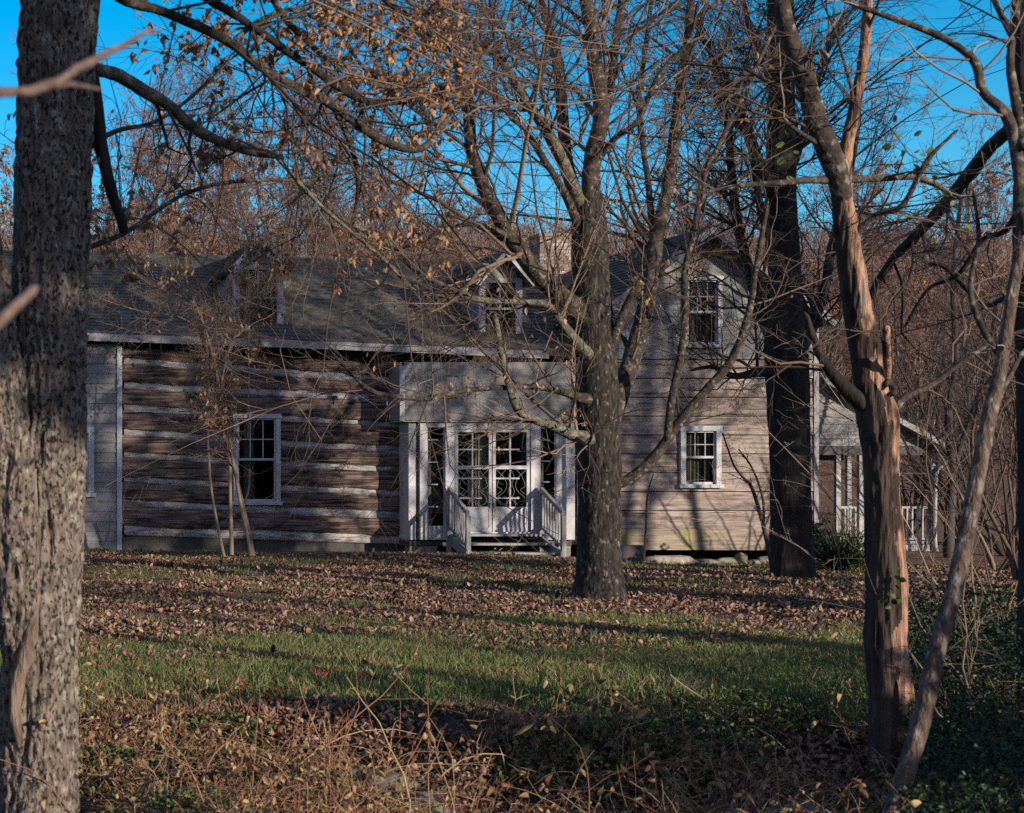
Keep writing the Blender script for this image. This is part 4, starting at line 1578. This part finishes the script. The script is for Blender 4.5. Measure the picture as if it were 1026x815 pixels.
twig_mesh('twigs', oak, lv, 'twig')
lo2 = twig_levels(limbs[3:6] + limbs[6:], 3.4, (1.1, 3.8), 7, 4, up=-.01, wob=.17, rmin=.0017, l3=(.08, .3), t0=.14)
twig_mesh('branches', oak, lo2, 'twig_warm')
p, d = along(np.concatenate([lv[2][0], lo2[2][0]]), 26000, .2)
px_ = p[:, 0] / p[:, 1] * F + VX
py_ = HY - (p[:, 2] - CH) / p[:, 1] * F
dens = .6 * vnoise(p * 1.7 + 3) + .4 * vnoise(p * 6. + 13)
keep = (dens > .52) & (px_ < 480) & (py_ < 165) & (rng.random(len(p)) < .42) | (dens > .60) & (px_ < 450) & (py_ < 290) & (rng.random(len(p)) < .7)
p = p[keep]
v, f = leaf_mesh(p, rng.uniform(.028, .055, len(p)), curl=.5, aspect=.6, dirs=np.array([[0, 0, -.8]]) + 0 * p)
tag(mesh('dry_leaves', v, f, 'dry_leaf', oak), kind='stuff')

# --- out-of-focus branch ends close to the lens
nb_ = thing('near_branch', W(-20, 98, 1.9), 'blurred pale branch end reaching in from the left edge, upper of two', 'branch')
P, R = traced([(-40, 100, 11), (0, 93, 11), (28, 92, 10), (45, 86, 11), (60, 81, 9), (78, 68, 9), (84, 66, 10), (105, 54, 8), (124, 46, 7), (142, 35, 5), (160, 30, 3)], 1.9, 2.1, 40, .0015)
v, q = tubes(P, R, 10)
mesh('stem', v, q, 'near_twig', nb_)
P, R = traced([(50, 88, 7), (70, 85, 6), (100, 90, 3)], 2.0, 2.2, 10, .001)
v, q = tubes(P, R, 8)
mesh('side_twig', v, q, 'near_twig', nb_)
nb2 = thing('near_branch', W(-20, 340, 1.9), 'blurred pale branch stub by the left edge, lower of two', 'branch')
P, R = traced([(-40, 360, 12), (0, 322, 12), (20, 303, 11), (36, 288, 9)], 1.8, 1.9, 16, .001)
R[0, -1] *= .55
v, q = tubes(P, R, 10)
mesh('stem', v, q, 'near_twig', nb2)


# ------------------------------------------------------------------ saplings and shrubs
def sapling(name, base_px, Y, stems, label, cat, mat_='twig', per=5, l1=(.2, .7), leaves=0, group=None, n2=4, n3=3, up=.05, rmin=.0025, leafmat='dry_leaf', lsize=(.04, .07), leafsel=None):
    bx = X(base_px, Y)
    t_ = thing(name, (bx, Y, float(ground_z(bx, Y)[0])), label, cat, group)
    lim = []
    for pts in stems:
        P, R = traced(pts, Y, Y + rng.uniform(-.3, .3), 26, .01)
        lim.append((P, R))
        v, q = tubes(P, R, 8)
        mesh('stem', v, q, mat_, t_)
    lv_ = twig_levels(lim, per, l1, n2, n3, up=up, rmin=rmin, t0=.35, l3=(.08, .3))
    twig_mesh('twigs', t_, lv_, mat_)
    if leaves:
        p_, d_ = along(lv_[2][0], leaves, .2)
        if leafsel is not None:
            p_ = p_[leafsel(p_)]
        v_, f_ = leaf_mesh(p_, rng.uniform(*lsize, len(p_)), curl=.45, dirs=np.array([[0, 0, -.8]]) + 0 * p_)
        mesh('foliage', v_, f_, leafmat, t_)
    return t_


sapling('sapling', 222, 27.6, [
    [(226, 563, 3.75), (219, 530, 3.00), (212, 490, 2.62), (208, 440, 2.62), (209, 385, 2.62), (206, 340, 2.25), (196, 305, 1.88), (150, 285, 1.50), (120, 262, 1.12)],
    [(252, 563, 3.75), (246, 530, 3.75), (240, 500, 3.75), (234, 465, 3.38), (226, 425, 3.38), (216, 370, 3.00), (206, 330, 2.25), (190, 290, 1.88), (175, 240, 1.50)],
    [(232, 556, 4.50), (231, 510, 3.75), (230, 450, 3.75), (229, 420, 3.00), (222, 385, 2.25), (236, 335, 2.25), (262, 300, 1.50), (275, 270, 1.50)],
    [(206, 335, 2.25), (180, 318, 1.88), (140, 312, 1.50), (104, 300, 1.12)],
    [(206, 332, 2.25), (232, 312, 1.88), (262, 292, 1.50), (280, 258, 1.12)],
    [(248, 440, 1.50), (249, 390, 1.50), (249, 330, 1.50), (250, 290, 1.12), (247, 250, 1.12)],
], 'clump of thin bare stems with a few tan leaves growing before the log wall window', 'sapling', 'twig_pale', 11, (.3, 1.3), 3500, n2=6, n3=5,
    leafsel=lambda p_: (vnoise(p_ * 1.3 + 11) > .57), lsize=(.06, .11))
sapling('sapling', 254, 27.9, [[(255, 564, 4.88), (250, 540, 4.12), (243, 505, 3.75), (238, 484, 3.38)], [(244, 508, 2.25), (249, 490, 1.88), (250, 470, 1.50)]],
        'short broken sapling stub leaning left below the log wall window', 'sapling', 'twig_pale', 1, (.1, .25), n2=2, n3=2)
sapling('sapling', 773, 24.0, [
    [(776, 583, 6), (772, 556, 5), (767, 535, 4.5), (762, 517, 4), (753, 488, 3.5), (744, 478, 2.5), (734, 464, 2), (724, 434, 1.5)],
    [(765, 525, 3), (764, 500, 2.5), (754, 470, 2), (740, 450, 1.5)],
    [(770, 545, 2.5), (776, 520, 2), (774, 490, 1.5), (780, 455, 1.2)],
], 'slender dark sapling leaning left across the plank wall beside the dark trunk', 'sapling', 'twig_dark', 4, (.15, .6))
sapling('sapling', 646, 28.6, [[(645, 560, 2.5), (647, 530, 2), (649, 495, 1.8), (655, 475, 1.2)]],
        'very thin upright sapling against the plank wall right of the lawn tree', 'sapling', 'twig', 3, (.1, .35))
sapling('sapling', 705, 9.6, [[(742, 760, 3), (735, 735, 2.5), (718, 710, 2), (690, 690, 1.6), (672, 675, 1.2)]],
        'dry arching weed stem in the brush before the lawn', 'stem', 'twig_pale', 3, (.06, .2), rmin=.0012)


def grow_shrub(name, x, y, h, n, spread, label, cat, mat_, seed=0, group=None, n1=7, n2=5, n3=4, foliage=0, leafmat='weed_leaf', lsize=(.03, .06), r=.012, rmin=.002, up=.06):
    z = float(ground_z(x, y)[0])
    t_ = thing(name, (x, y, z), label, cat, group)
    a = rng.uniform(0, 2 * math.pi, n)
    d = np.stack([np.cos(a) * spread, np.sin(a) * spread, np.ones(n)], -1) + rng.normal(size=(n, 3)) * .15
    p = np.array([[x, y, z - .05]]) + np.stack([np.cos(a), np.sin(a), 0 * a], -1) * .12 * rng.random((n, 1))
    P0, R0 = grow(p, d, rng.uniform(.6, 1.05, n) * h, np.full(n, r) * rng.uniform(.6, 1.2, n), 9, .14, up, .3)
    P1, R1 = grow(*spawn(P0, R0, n1, .2, 1, lf=(.3, .6), ang=(.4, 1.0), rf=.55, rmin=rmin), 7, .2, up * .5, .35)
    P2, R2 = grow(*spawn(P1, R1, n2, .15, 1, lf=(.3, .6), ang=(.4, 1.0), rf=.6, rmin=rmin), 5, .2, 0, .4)
    P3, R3 = grow(*spawn(P2, R2, n3, .2, 1, lf=(.3, .6), ang=(.4, 1.0), rf=.6, rmin=rmin * .8), 4, .2, 0, .5)
    v, f = joinparts([tubes(P0, R0, 6)])
    mesh('stems', v, f, mat_, t_)
    twig_mesh('twigs', t_, [(P1, R1), (P2, R2), (P3, R3)], mat_)
    if foliage:
        p_, d_ = along(P3, foliage, .0)
        v, f = leaf_mesh(p_, rng.uniform(*lsize, len(p_)), curl=.15)
        mesh('foliage', v, f, leafmat, t_)
    return t_


# bare thicket on the right
TH = [(960, 38.5, 5.2), (1000, 27.0, 4.2), (1024, 22.0, 4.6), (905, 39.0, 6.5), (965, 38.0, 7.0), (1010, 34.0, 6.6), (1035, 28.0, 6.0), (925, 44.0, 8.0)]
THL = ['tall bare brown shrub just right of the porch downspout', 'many-stemmed bare shrub between the porch and the leaning trunk', 'bare tangled shrub at the right edge behind the leaning trunk',
       'tall bare shrub on the slope behind the porch roof', 'bare purple-brown thicket bush on the slope right of the porch', 'dense bare thicket bush on the slope near the right edge',
       'wide bare bush cut off by the right edge', 'highest bare thicket bush on the slope above the porch']
for (px, yy, h), lb in zip(TH, THL):
    grow_shrub('bare_shrub', X(px, yy), yy, h, 6 if yy < 33 else 12, .42, lb, 'shrub', 'twig_dark' if yy > 33 else 'twig', group='bare thicket shrubs on the right', r=.02 + .002 * h, rmin=.004)
for px, yy, h, lb in ((985, 11.0, 2.6, 'thin arching briar hanging over the dark undergrowth at the right'), (1015, 9.5, 2.4, 'pale briar stems at the right edge in front of the leaning trunk'), (1000, 15.0, 3.4, 'loose bare briar behind the leaning trunk')):
    grow_shrub('briar', X(px, yy), yy, h, 7, .5, lb, 'briar', 'twig_pale', n1=4, n2=3, n3=3, r=.007, rmin=.0016, up=-.03)
# trunk right of the porch
sapling('porch_tree', 951, 33.0, [[(951, 572, 13), (951, 545, 10), (952, 510, 9), (955, 470, 8), (950, 420, 7), (958, 360, 6), (955, 280, 5), (965, 180, 3)],
                                  [(953, 480, 6), (965, 440, 5), (985, 380, 4), (1000, 300, 3)]],
        'small reddish-brown tree standing right beside the porch corner post', 'tree', 'twig_dark', 3, (.6, 1.8), n2=5, n3=4, rmin=.004)

# evergreen shrub and yucca by the porch
yu = X(845, 25.5)
yuc = thing('yucca', (yu, 25.5, float(ground_z(yu, 25.5)[0])), 'dark spiky yucca clump on the lawn in front of the porch', 'plant')
n = 260
a = rng.uniform(0, 2 * math.pi, n)
el = rng.uniform(.15, 1.45, n)
d = np.stack([np.cos(a) * np.cos(el), np.sin(a) * np.cos(el), np.sin(el)], -1)
b = np.tile(np.array([[yu, 25.5, float(ground_z(yu, 25.5)[0])]]), (n, 1)) + rng.normal(size=(n, 3)) * np.array([.15, .12, .12]) + np.array([0, 0, .15])
P, R = grow(b, d, rng.uniform(.45, .85, n), np.full(n, .016), 5, .06, -.05, .1)
v, q = tubes(P, R, 3)
mesh('foliage', v, q, 'dark_leaf', yuc)
grow_shrub('evergreen_shrub', X(826, 27.5), 27.5, 1.0, 10, .4, 'dark leafy shrub at the wing corner behind the yucca', 'shrub', 'twig_dark', foliage=6000, leafmat='dark_leaf', lsize=(.03, .055))


# ------------------------------------------------------------------ bare woods behind the house
def bare_tree_proto(seed, h):
    """thing at the origin with trunk and twigs"""
    t_ = thing('bare_tree', (0, 0, 0), 'x', 'tree', 'bare trees behind the house')
    n = 1
    P0, R0 = grow(np.zeros((1, 3)) + [0, 0, -.3], np.array([[.02, 0, 1.]]), np.array([h]), np.array([.0062 * h + .015]), 14, .045, .03, .12)
    k = 20
    p, d, ln, r = spawn(P0, R0, k, .28, .97, labs=(h * .22, h * .42), ang=(.4, .85), rf=.55, rmin=.016, fall=.45)
    P1, R1 = grow(p, d, ln, r, 9, .13, .10, .2)
    P2, R2 = grow(*spawn(P1, R1, 8, .15, 1, lf=(.3, .55), ang=(.35, .9), rf=.5, rmin=.010), 7, .17, .05, .35)
    P3, R3 = grow(*spawn(P2, R2, 7, .15, 1, lf=(.3, .6), ang=(.35, .9), rf=.6, rmin=.007), 5, .2, .03, .5)
    P4, R4 = grow(*spawn(P3, R3, 4, .2, 1, lf=(.35, .7), ang=(.35, .9), rf=.7, rmin=.006), 4, .2, .02, .6)
    v, f = joinparts([tubes(P0, R0, 10), tubes(P1, R1, 6)])
    mesh('trunk', v, f, 'limb', t_)
    v, f = joinparts([tubes(P2, R2, 4), tubes(P3, R3, 3), tubes(P4, R4, 3)])
    mesh('twigs', v, f, 'far_twig', t_)
    if seed in (1, 3):
        q_, d_ = along(P3, 5000, .3)
        q_ = q_[vnoise(q_ * .8 + seed) > .5]
        v, f = leaf_mesh(q_, rng.uniform(.06, .11, len(q_)), curl=.5, dirs=np.array([[0, 0, -.7]]) + 0 * q_)
        mesh('foliage', v, f, 'dry_leaf', t_)
    return t_


protos = [bare_tree_proto(i, hh) for i, hh in enumerate((15, 13, 16, 12))]
BG = [(100, 50, .9), (150, 58, .95), (188, 48, .8), (222, 56, .9), (246, 50, .85), (272, 62, 1.), (305, 58, .9), (335, 52, .72), (372, 66, .9), (420, 70, .85), (470, 80, .8), (112, 48, .75), (135, 44, .8), (178, 46, .85), (258, 45, .8), (316, 45, .75), (348, 47, .8), (385, 48, .75), (408, 52, .8), (455, 54, .7), (480, 58, .7), (170, 52, .8), (206, 64, 1.), (236, 70, 1.), (288, 50, .75), (322, 60, .9), (352, 56, .8), (392, 60, .85), (440, 62, .75),
      (640, 76, .8), (668, 60, .85), (705, 66, .9), (740, 58, .8), (765, 70, 1.), (815, 56, .8), (850, 64, .9), (890, 58, .8), (930, 66, .9), (975, 56, .8), (1015, 52, .8), (30, 56, .9), (5, 50, .9), (125, 66, 1.), (1050, 60, .9)]
for i, (px, yy, sc) in enumerate(BG):
    x_ = X(px, yy)
    src = protos[i % 4]
    loc = (x_, yy, float(ground_z(x_, yy)[0]))
    lab = ('bare grey-brown tree in the wood behind the roof left of the middle dormer' if px < 480 else 'bare grey-brown tree in the wood behind the gable wing and porch')
    if i < 4:
        src.location = loc
        src.rotation_euler = (0, 0, random.uniform(0, 6.28))
        src.scale = (sc, sc, sc)
        src['label'] = lab
    else:
        copy_thing(src, loc, random.uniform(0, 6.28), sc, lab)

# far wood on the hill: one mass
def wood(name, label, fx, fy, h0, h1, k=1.0):
    nF = len(fx)
    p = np.stack([fx, fy, ground_z(fx, fy) - .3], -1)
    hh = rng.uniform(h0, h1, nF)
    P0, R0 = grow(p, np.tile([[0, 0, 1.]], (nF, 1)), hh, hh * .009, 6, .10, .04, .25)
    P1, R1 = grow(*spawn(P0, R0, 18, .2, .97, lf=(.24, .5), ang=(.5, 1.25), rf=.6, rmin=.03 * k), 5, .15, .1, .3)
    P2, R2 = grow(*spawn(P1, R1, 10, .15, 1, lf=(.3, .6), ang=(.4, .9), rf=.6, rmin=.02 * k), 4, .2, .04, .6)
    v, f = joinparts([tubes(P0, R0, 5), tubes(P1, R1, 3), tubes(P2, R2, 3)])
    tag(mesh(name, v, f, 'far_twig'), label, 'wood', kind='stuff')


nF = 1000
fy = rng.uniform(66, 150, nF)
wood('far_woods', 'bare reddish-brown wood covering the hill behind the house', rng.uniform(-2, 78, nF) * fy / 100, fy, 6.5, 10)
wood('roadside_woods', 'bare wood across the road behind the viewer', rng.uniform(0, 90, 330), rng.uniform(-75, -42, 330), 6.5, 9.5, 1.6)

# ------------------------------------------------------------------ trees beside and behind the camera that throw the shade
def pine(x, y, h, crown0, rad, label, n=130, needles=26000, lean=0.):
    z = float(ground_z(x, y)[0])
    t_ = thing('pine_tree', (x, y, z), label, 'tree', 'shade trees beside the lawn')
    P0, R0 = grow(np.array([[x, y, z - .2]]), np.array([[lean, 0, 1.]]), np.array([h]), np.array([.02 * h]), 12, .01, .05, .15)
    v, q = tubes(P0, R0, 14)
    mesh('trunk', v, q, 'bark_dark', t_)
    p, d, ln, r = spawn(P0, R0, n, crown0 / h, .98, labs=(rad * .6, rad * 1.15), ang=(1.1, 1.6), rf=.3, rmin=.01, fall=.0)
    tt = (p[:, 2] - z) / h
    ln = ln * np.clip(1.25 - (tt - crown0 / h) / (1 - crown0 / h), .25, 1)
    P1, R1 = grow(p, d, ln, r, 7, .08, .02, .3)
    P2, R2 = grow(*spawn(P1, R1, 7, .2, 1, lf=(.25, .5), ang=(.5, 1.0), rf=.5, rmin=.005), 5, .1, .03, .5)
    twig_mesh('branches', t_, [(P1, R1), (P2, R2)], 'twig_dark')
    p, d = along(P2, needles, .1)
    v, f = leaf_mesh(p, rng.uniform(.10, .2, needles), curl=.1, aspect=.35)
    mesh('foliage', v, f, 'evergreen', t_)


pine(19.9, 10.5, 14.5, 4.6, 3.2, 'dark pine standing right of the lawn beyond the picture edge', 150, 25000)
pine(9.15, -3.5, 10.5, 5.3, 1.6, 'dark pine behind the viewer at the roadside', 210, 60000, -.10)
pine(13.1, 6.5, 3.2, .3, .5, 'small narrow cedar right of the grass beyond the picture edge', 60, 7000)
pine(14.3, 13.0, 4.0, .4, .75, 'bushy young cedar right of the leaf-covered lawn', 60, 8000)
pine(19.3, 13.6, 12, 2.4, .95, 'narrow dark cedar right of the lawn beyond the picture edge', 110, 14000)
for i, (x_, y_, sc) in enumerate(((14.5, 4.0, .9), (22, 13, 1.), (22, -8, 1.), (25, 3, 1.), (19.5, 19.5, .85), (31, 17, 1.), (23.5, 16, 1.), (22.5, 20.5, .9), (21.0, 16.6, 1.), (24.8, 14.2, 1.05), (18.2, 21.6, .8), (26.5, 12.5, 1.))):
    copy_thing(protos[(i + 1) % 4], (x_, y_, float(ground_z(x_, y_)[0])), i * 1.3, sc, 'bare roadside tree right of the picture throwing shade on the lawn')
for x_, y_, h_ in ((10.6, 4.7, 1.9), (9.9, 4.9, 1.7), (8.5, 4.0, 2.2), (8.1, 5.2, 1.5)):
    grow_shrub('holly_bush', x_, y_, h_, 16, .6, 'dense evergreen bush beside the bank right of the picture', 'bush', 'twig_dark', foliage=16000, leafmat='evergreen', lsize=(.07, .12), group='evergreen bushes beside the bank')

# ------------------------------------------------------------------ ground cover
def frus(n, y0, y1, lo=-30, hi=1060):
    y = rng.uniform(y0 ** 2, y1 ** 2, n) ** .5
    px = rng.uniform(lo, hi, n)
    return (px - VX) / F * y, y


# fallen leaves
x, y = frus(460000, 11.6, 33)
p3 = np.stack([x, y, 0 * x], -1)
prob = sst(13.2, 15.6, y + (vnoise(p3 * .9) - .5) * 3.0) * (.05 + .95 * sst(.38, .62, .6 * vnoise(p3 * 1.1 + 5) + .4 * vnoise(p3 * 3.1 + 15))) * (1 - .8 * sst(27, 30.5, y + (vnoise(p3 * .7) - .5) * 3))
prob = np.maximum(prob, .02)
k = (rng.random(len(x)) < prob) & ~((x > 4) & (y > 30))
x, y = x[k], y[k]
p = np.stack([x, y, ground_z(x, y) + rng.uniform(.005, .05, len(x))], -1)
v, f = leaf_mesh(p, np.clip(.04 * np.exp(rng.normal(0, .36, len(p))), .02, .08), flat=.62, curl=.45, aspect=.7)
tag(mesh('fallen_leaves', v, f, 'litter'), 'brown fallen leaves lying over the lawn', 'leaves', kind='stuff')


# grass
def blades(x, y, h, w, m, name, label, lean_=.5):
    N = len(x)
    z = ground_z(x, y)
    a = rng.uniform(0, 2 * math.pi, N)
    dx, dy = np.cos(a), np.sin(a)
    hh_ = h * rng.uniform(.5, 1.3, N)
    ww = w * rng.uniform(.6, 1.2, N)
    l = rng.normal(0, lean_, (N, 2)) * hh_[:, None]
    b0_ = np.stack([x - dx * ww, y - dy * ww, z - .01], -1)
    b1_ = np.stack([x + dx * ww, y + dy * ww, z - .01], -1)
    m0 = np.stack([x - dx * ww * .7 + l[:, 0] * .4, y - dy * ww * .7 + l[:, 1] * .4, z + hh_ * .6], -1)
    m1 = np.stack([x + dx * ww * .7 + l[:, 0] * .4, y + dy * ww * .7 + l[:, 1] * .4, z + hh_ * .6], -1)
    tp = np.stack([x + l[:, 0], y + l[:, 1], z + hh_], -1)
    v_ = np.stack([b0_, b1_, m1, m0, tp], 1).reshape(-1, 3)
    o = np.arange(N)[:, None] * 5
    return tag(mesh(name, v_, [o + np.array([[0, 1, 2, 3]]), o + np.array([[3, 2, 4]])], m), label, 'grass', kind='stuff')


x, y = frus(150000, 10.4, 17.5)
p3 = np.stack([x, y, 0 * x], -1)
pr2 = (1 - sst(14, 17.2, y + (vnoise(p3 * .9) - .5) * 3.)) * sst(10.3, 11.4, y + (vnoise(p3 * .8) - .5) * 1.4)
k = rng.random(len(x)) < pr2 * (.45 + .55 * sst(.32, .52, .5 * vnoise(p3 * 1.9 + 17) + .5 * vnoise(p3 * 4.3 + 27)))
x1_, y1_ = x[k], y[k]
x, y = frus(170000, 14, 31.5)
p3 = np.stack([x, y, 0 * x], -1)
k = rng.random(len(x)) < (.45 + .55 * sst(26, 30, y)) * sst(.34, .56, vnoise(p3 * .8 + 2))
k &= ~((x > 4) & (y > 30.1))
blades(np.concatenate([x1_, x[k]]), np.concatenate([y1_, y[k]]), .075, .005, 'grass', 'lawn_grass', 'short green and tan grass growing on the lawn')

x, y = frus(26000, 10.6, 18)
p3 = np.stack([x, y, 0 * x], -1)
k = rng.random(len(x)) < sst(.45, .66, vnoise(p3 * 1.4 + 47))
blades(x[k], y[k], .085, .004, 'straw', 'dead_grass', 'withered tan grass blades between the green on the lawn', .8)


# brush on the bank
def clumped(n, y0, y1, fr, off, lo_, hi_, soft=.9):
    x, y = frus(n, y0, y1)
    p3 = np.stack([x, y, 0 * x], -1)
    c = vnoise(p3 * fr + off)
    edge = 1 - sst(y1 - soft, y1, y + (vnoise(p3 * .9 + 40) - .5) * 1.2)
    k = rng.random(n) < sst(lo_, hi_, c) * edge
    return x[k], y[k], c[k]


x, y, c = clumped(90000, 6.7, 11.4, 1.5, 1, .39, .58)
p = np.stack([x, y, ground_z(x, y) + rng.random(len(x)) ** 1.5 * (.03 + .38 * np.clip(c - .36, 0, 1))], -1)
v, f = leaf_mesh(p, rng.uniform(.018, .045, len(p)), flat=.35, curl=.2, aspect=.75)
tag(mesh('ground_cover', v, f, 'weed_leaf'), 'low green weeds and vine leaves over the bank', 'weeds', kind='stuff')
x, y, c = clumped(5200, 6.7, 11.0, 1.2, 51, .42, .60)
N = len(x)
p = np.stack([x, y, ground_z(x, y) - .02], -1)
d = np.stack([rng.normal(0, .75, N), rng.normal(0, .6, N), np.ones(N)], -1)
P, R = grow(p, d, rng.uniform(.18, .62, N), rng.uniform(.0016, .0042, N), 9, .17, -.13, .4)
x, y, c = clumped(420, 6.9, 10.6, .8, 61, .40, .60)
N = len(x)
p = np.stack([x, y, ground_z(x, y) - .02], -1)
d = np.stack([rng.normal(0, .5, N), rng.normal(0, .5, N), np.ones(N)], -1)
Pb, Rb = grow(p, d, rng.uniform(.5, 1.15, N), rng.uniform(.003, .0055, N), 9, .15, -.16, .35)
P, R = np.concatenate([P, Pb]), np.concatenate([R, Rb])
P2, R2 = grow(*spawn(P, R, 2, .3, 1, lf=(.2, .5), ang=(.4, 1.0), rf=.7, rmin=.0014), 4, .2, -.05, .5)
v, f = joinparts([tubes(P, R, 4), tubes(P2, R2, 3)])
tag(mesh('dead_stalks', v, f, 'straw'), 'tangle of dead brown stalks and straw over the bank', 'weeds', kind='stuff')
x, y, c = clumped(12000, 6.7, 11.0, 1.9, 71, .52, .64)
blades(x, y, .16, .0032, 'straw', 'dry_grass', 'tufts of dry straw-coloured grass on the bank', .7)
p, d = along(np.concatenate([P[:, ::2], P2[:, [0, 1, 2, 3, 3]]]), 9000, .15)
v, f = leaf_mesh(p, rng.uniform(.018, .05, len(p)), flat=.1, curl=.8, aspect=.55, dirs=np.array([[0, 0, -.5]]) + 0 * p)
tag(mesh('withered_leaves', v, f, 'weed_brown'), 'withered tan and yellow leaves on the dead stalks', 'leaves', kind='stuff')
x, y, c = clumped(30000, 6.7, 11.2, 1.1, 131, -.1, .45)
p = np.stack([x, y, ground_z(x, y) + .015 + rng.random(len(x)) * .04], -1)
v, f = leaf_mesh(p, rng.uniform(.02, .06, len(p)), flat=.6, curl=.6, aspect=.65)
tag(mesh('bank_litter', v, f, 'litter'), 'brown leaf litter on the soil of the bank', 'leaves', kind='stuff')
# dark honeysuckle in the right corner
x, y = frus(26000, 6.6, 12.5, 905, 1080)
p3 = np.stack([x, y, 0 * x], -1)
hgt = .25 + .6 * vnoise(p3 * 1.1 + 91)
p = np.stack([x, y, ground_z(x, y) + rng.random(len(x)) ** .8 * hgt], -1)
v, f = leaf_mesh(p, rng.uniform(.015, .036, len(p)), flat=.3, curl=.15, aspect=.7)
tag(mesh('undergrowth', v, f, 'dark_leaf'), 'dark green honeysuckle undergrowth at the lower right', 'undergrowth', kind='stuff')

# stones in the bank
RK = [(722, 785, 7.7, .13, 'mossy brown stone in the brush right of the middle'), (745, 760, 8.2, .10, 'small mossy stone behind the mossy brown stone'), (385, 740, 8.9, .14, 'dark stone half hidden in the hollow of the bank'),
      (420, 748, 8.7, .11, 'smaller dark stone right of the half-hidden stone'), (350, 725, 9.4, .10, 'flat stone at the lip of the bank'), (590, 770, 8.1, .09, 'grey stone under dry stalks in the middle of the bank'),
      (800, 745, 8.6, .12, 'pale stone beside the foot of the cedar trunk')]
for px, py, yy, s_, lb in RK:
    xx = X(px, yy)
    zz = float(ground_z(xx, yy)[0]) + s_ * .45
    v, q = stone_verts(xx, yy, zz, s_ * 1.25, s_, s_ * .8, px * .37)
    tag(mesh('stone', v, q, 'rock', None, True, base=(xx, yy, zz)), lb, 'stone')

# big curled yellow leaves caught upright in the weeds
for px, py, s_, rot, lb in ((514, 738, .15, .5, 'large curled yellow leaf standing upright in the brush'), (578, 762, .12, 1.3, 'curled tan leaf lying in the brush right of the upright yellow one'),
                           (556, 735, .10, 2.2, 'small yellow leaf between the two large curled ones'), (636, 720, .10, -.5, 'yellowish leaf caught on the stalks at the edge of the lawn')):
    yy = 9.2
    c = np.array([[X(px, yy), yy, Z(py, yy)]])
    v, f = leaf_mesh(c, np.array([s_]), curl=.35, aspect=.5, dirs=np.array([[math.cos(rot), 0, abs(math.sin(rot)) + .3]]))
    M.setdefault('yellow_leaf', material('yellow_leaf', [(.30, .19, .06), (.52, .36, .12)], 30, translucent=.25))
    tag(mesh('curled_leaf', v, f, 'yellow_leaf', None, True, base=tuple(c[0])), lb, 'leaf')

# red seedlings along the grass edge
for i, (px, py) in enumerate(((112, 665), (132, 664), (160, 667), (187, 672), (220, 672), (246, 683), (268, 684), (284, 696), (300, 684), (325, 675), (165, 632), (86, 660), (365, 680), (285, 772))):
    yy = F * CH / (py - HY + 6)
    xx = X(px, yy)
    zz = float(ground_z(xx, yy)[0])
    t_ = thing('red_seedling', (xx, yy, zz), 'tiny seedling with bright red leaves among the grass before the lawn', 'seedling', 'red seedlings in the grass')
    p = np.array([[xx, yy, zz]])
    P, R = grow(np.repeat(p, 4, 0), rng.normal(size=(4, 3)) * .6 + [0, 0, 1.], rng.uniform(.08, .2, 4), np.full(4, .002), 5, .2, .0, .5)
    v, q = tubes(P, R, 4)
    mesh('stem', v, q, 'straw', t_)
    c, d = along(P, 12, .4)
    v, f = leaf_mesh(c + rng.normal(size=c.shape) * [.05, .03, .01], rng.uniform(.025, .045, 12), flat=.5, curl=.2, aspect=.5)
    mesh('foliage', v, f, 'red_leaf', t_)
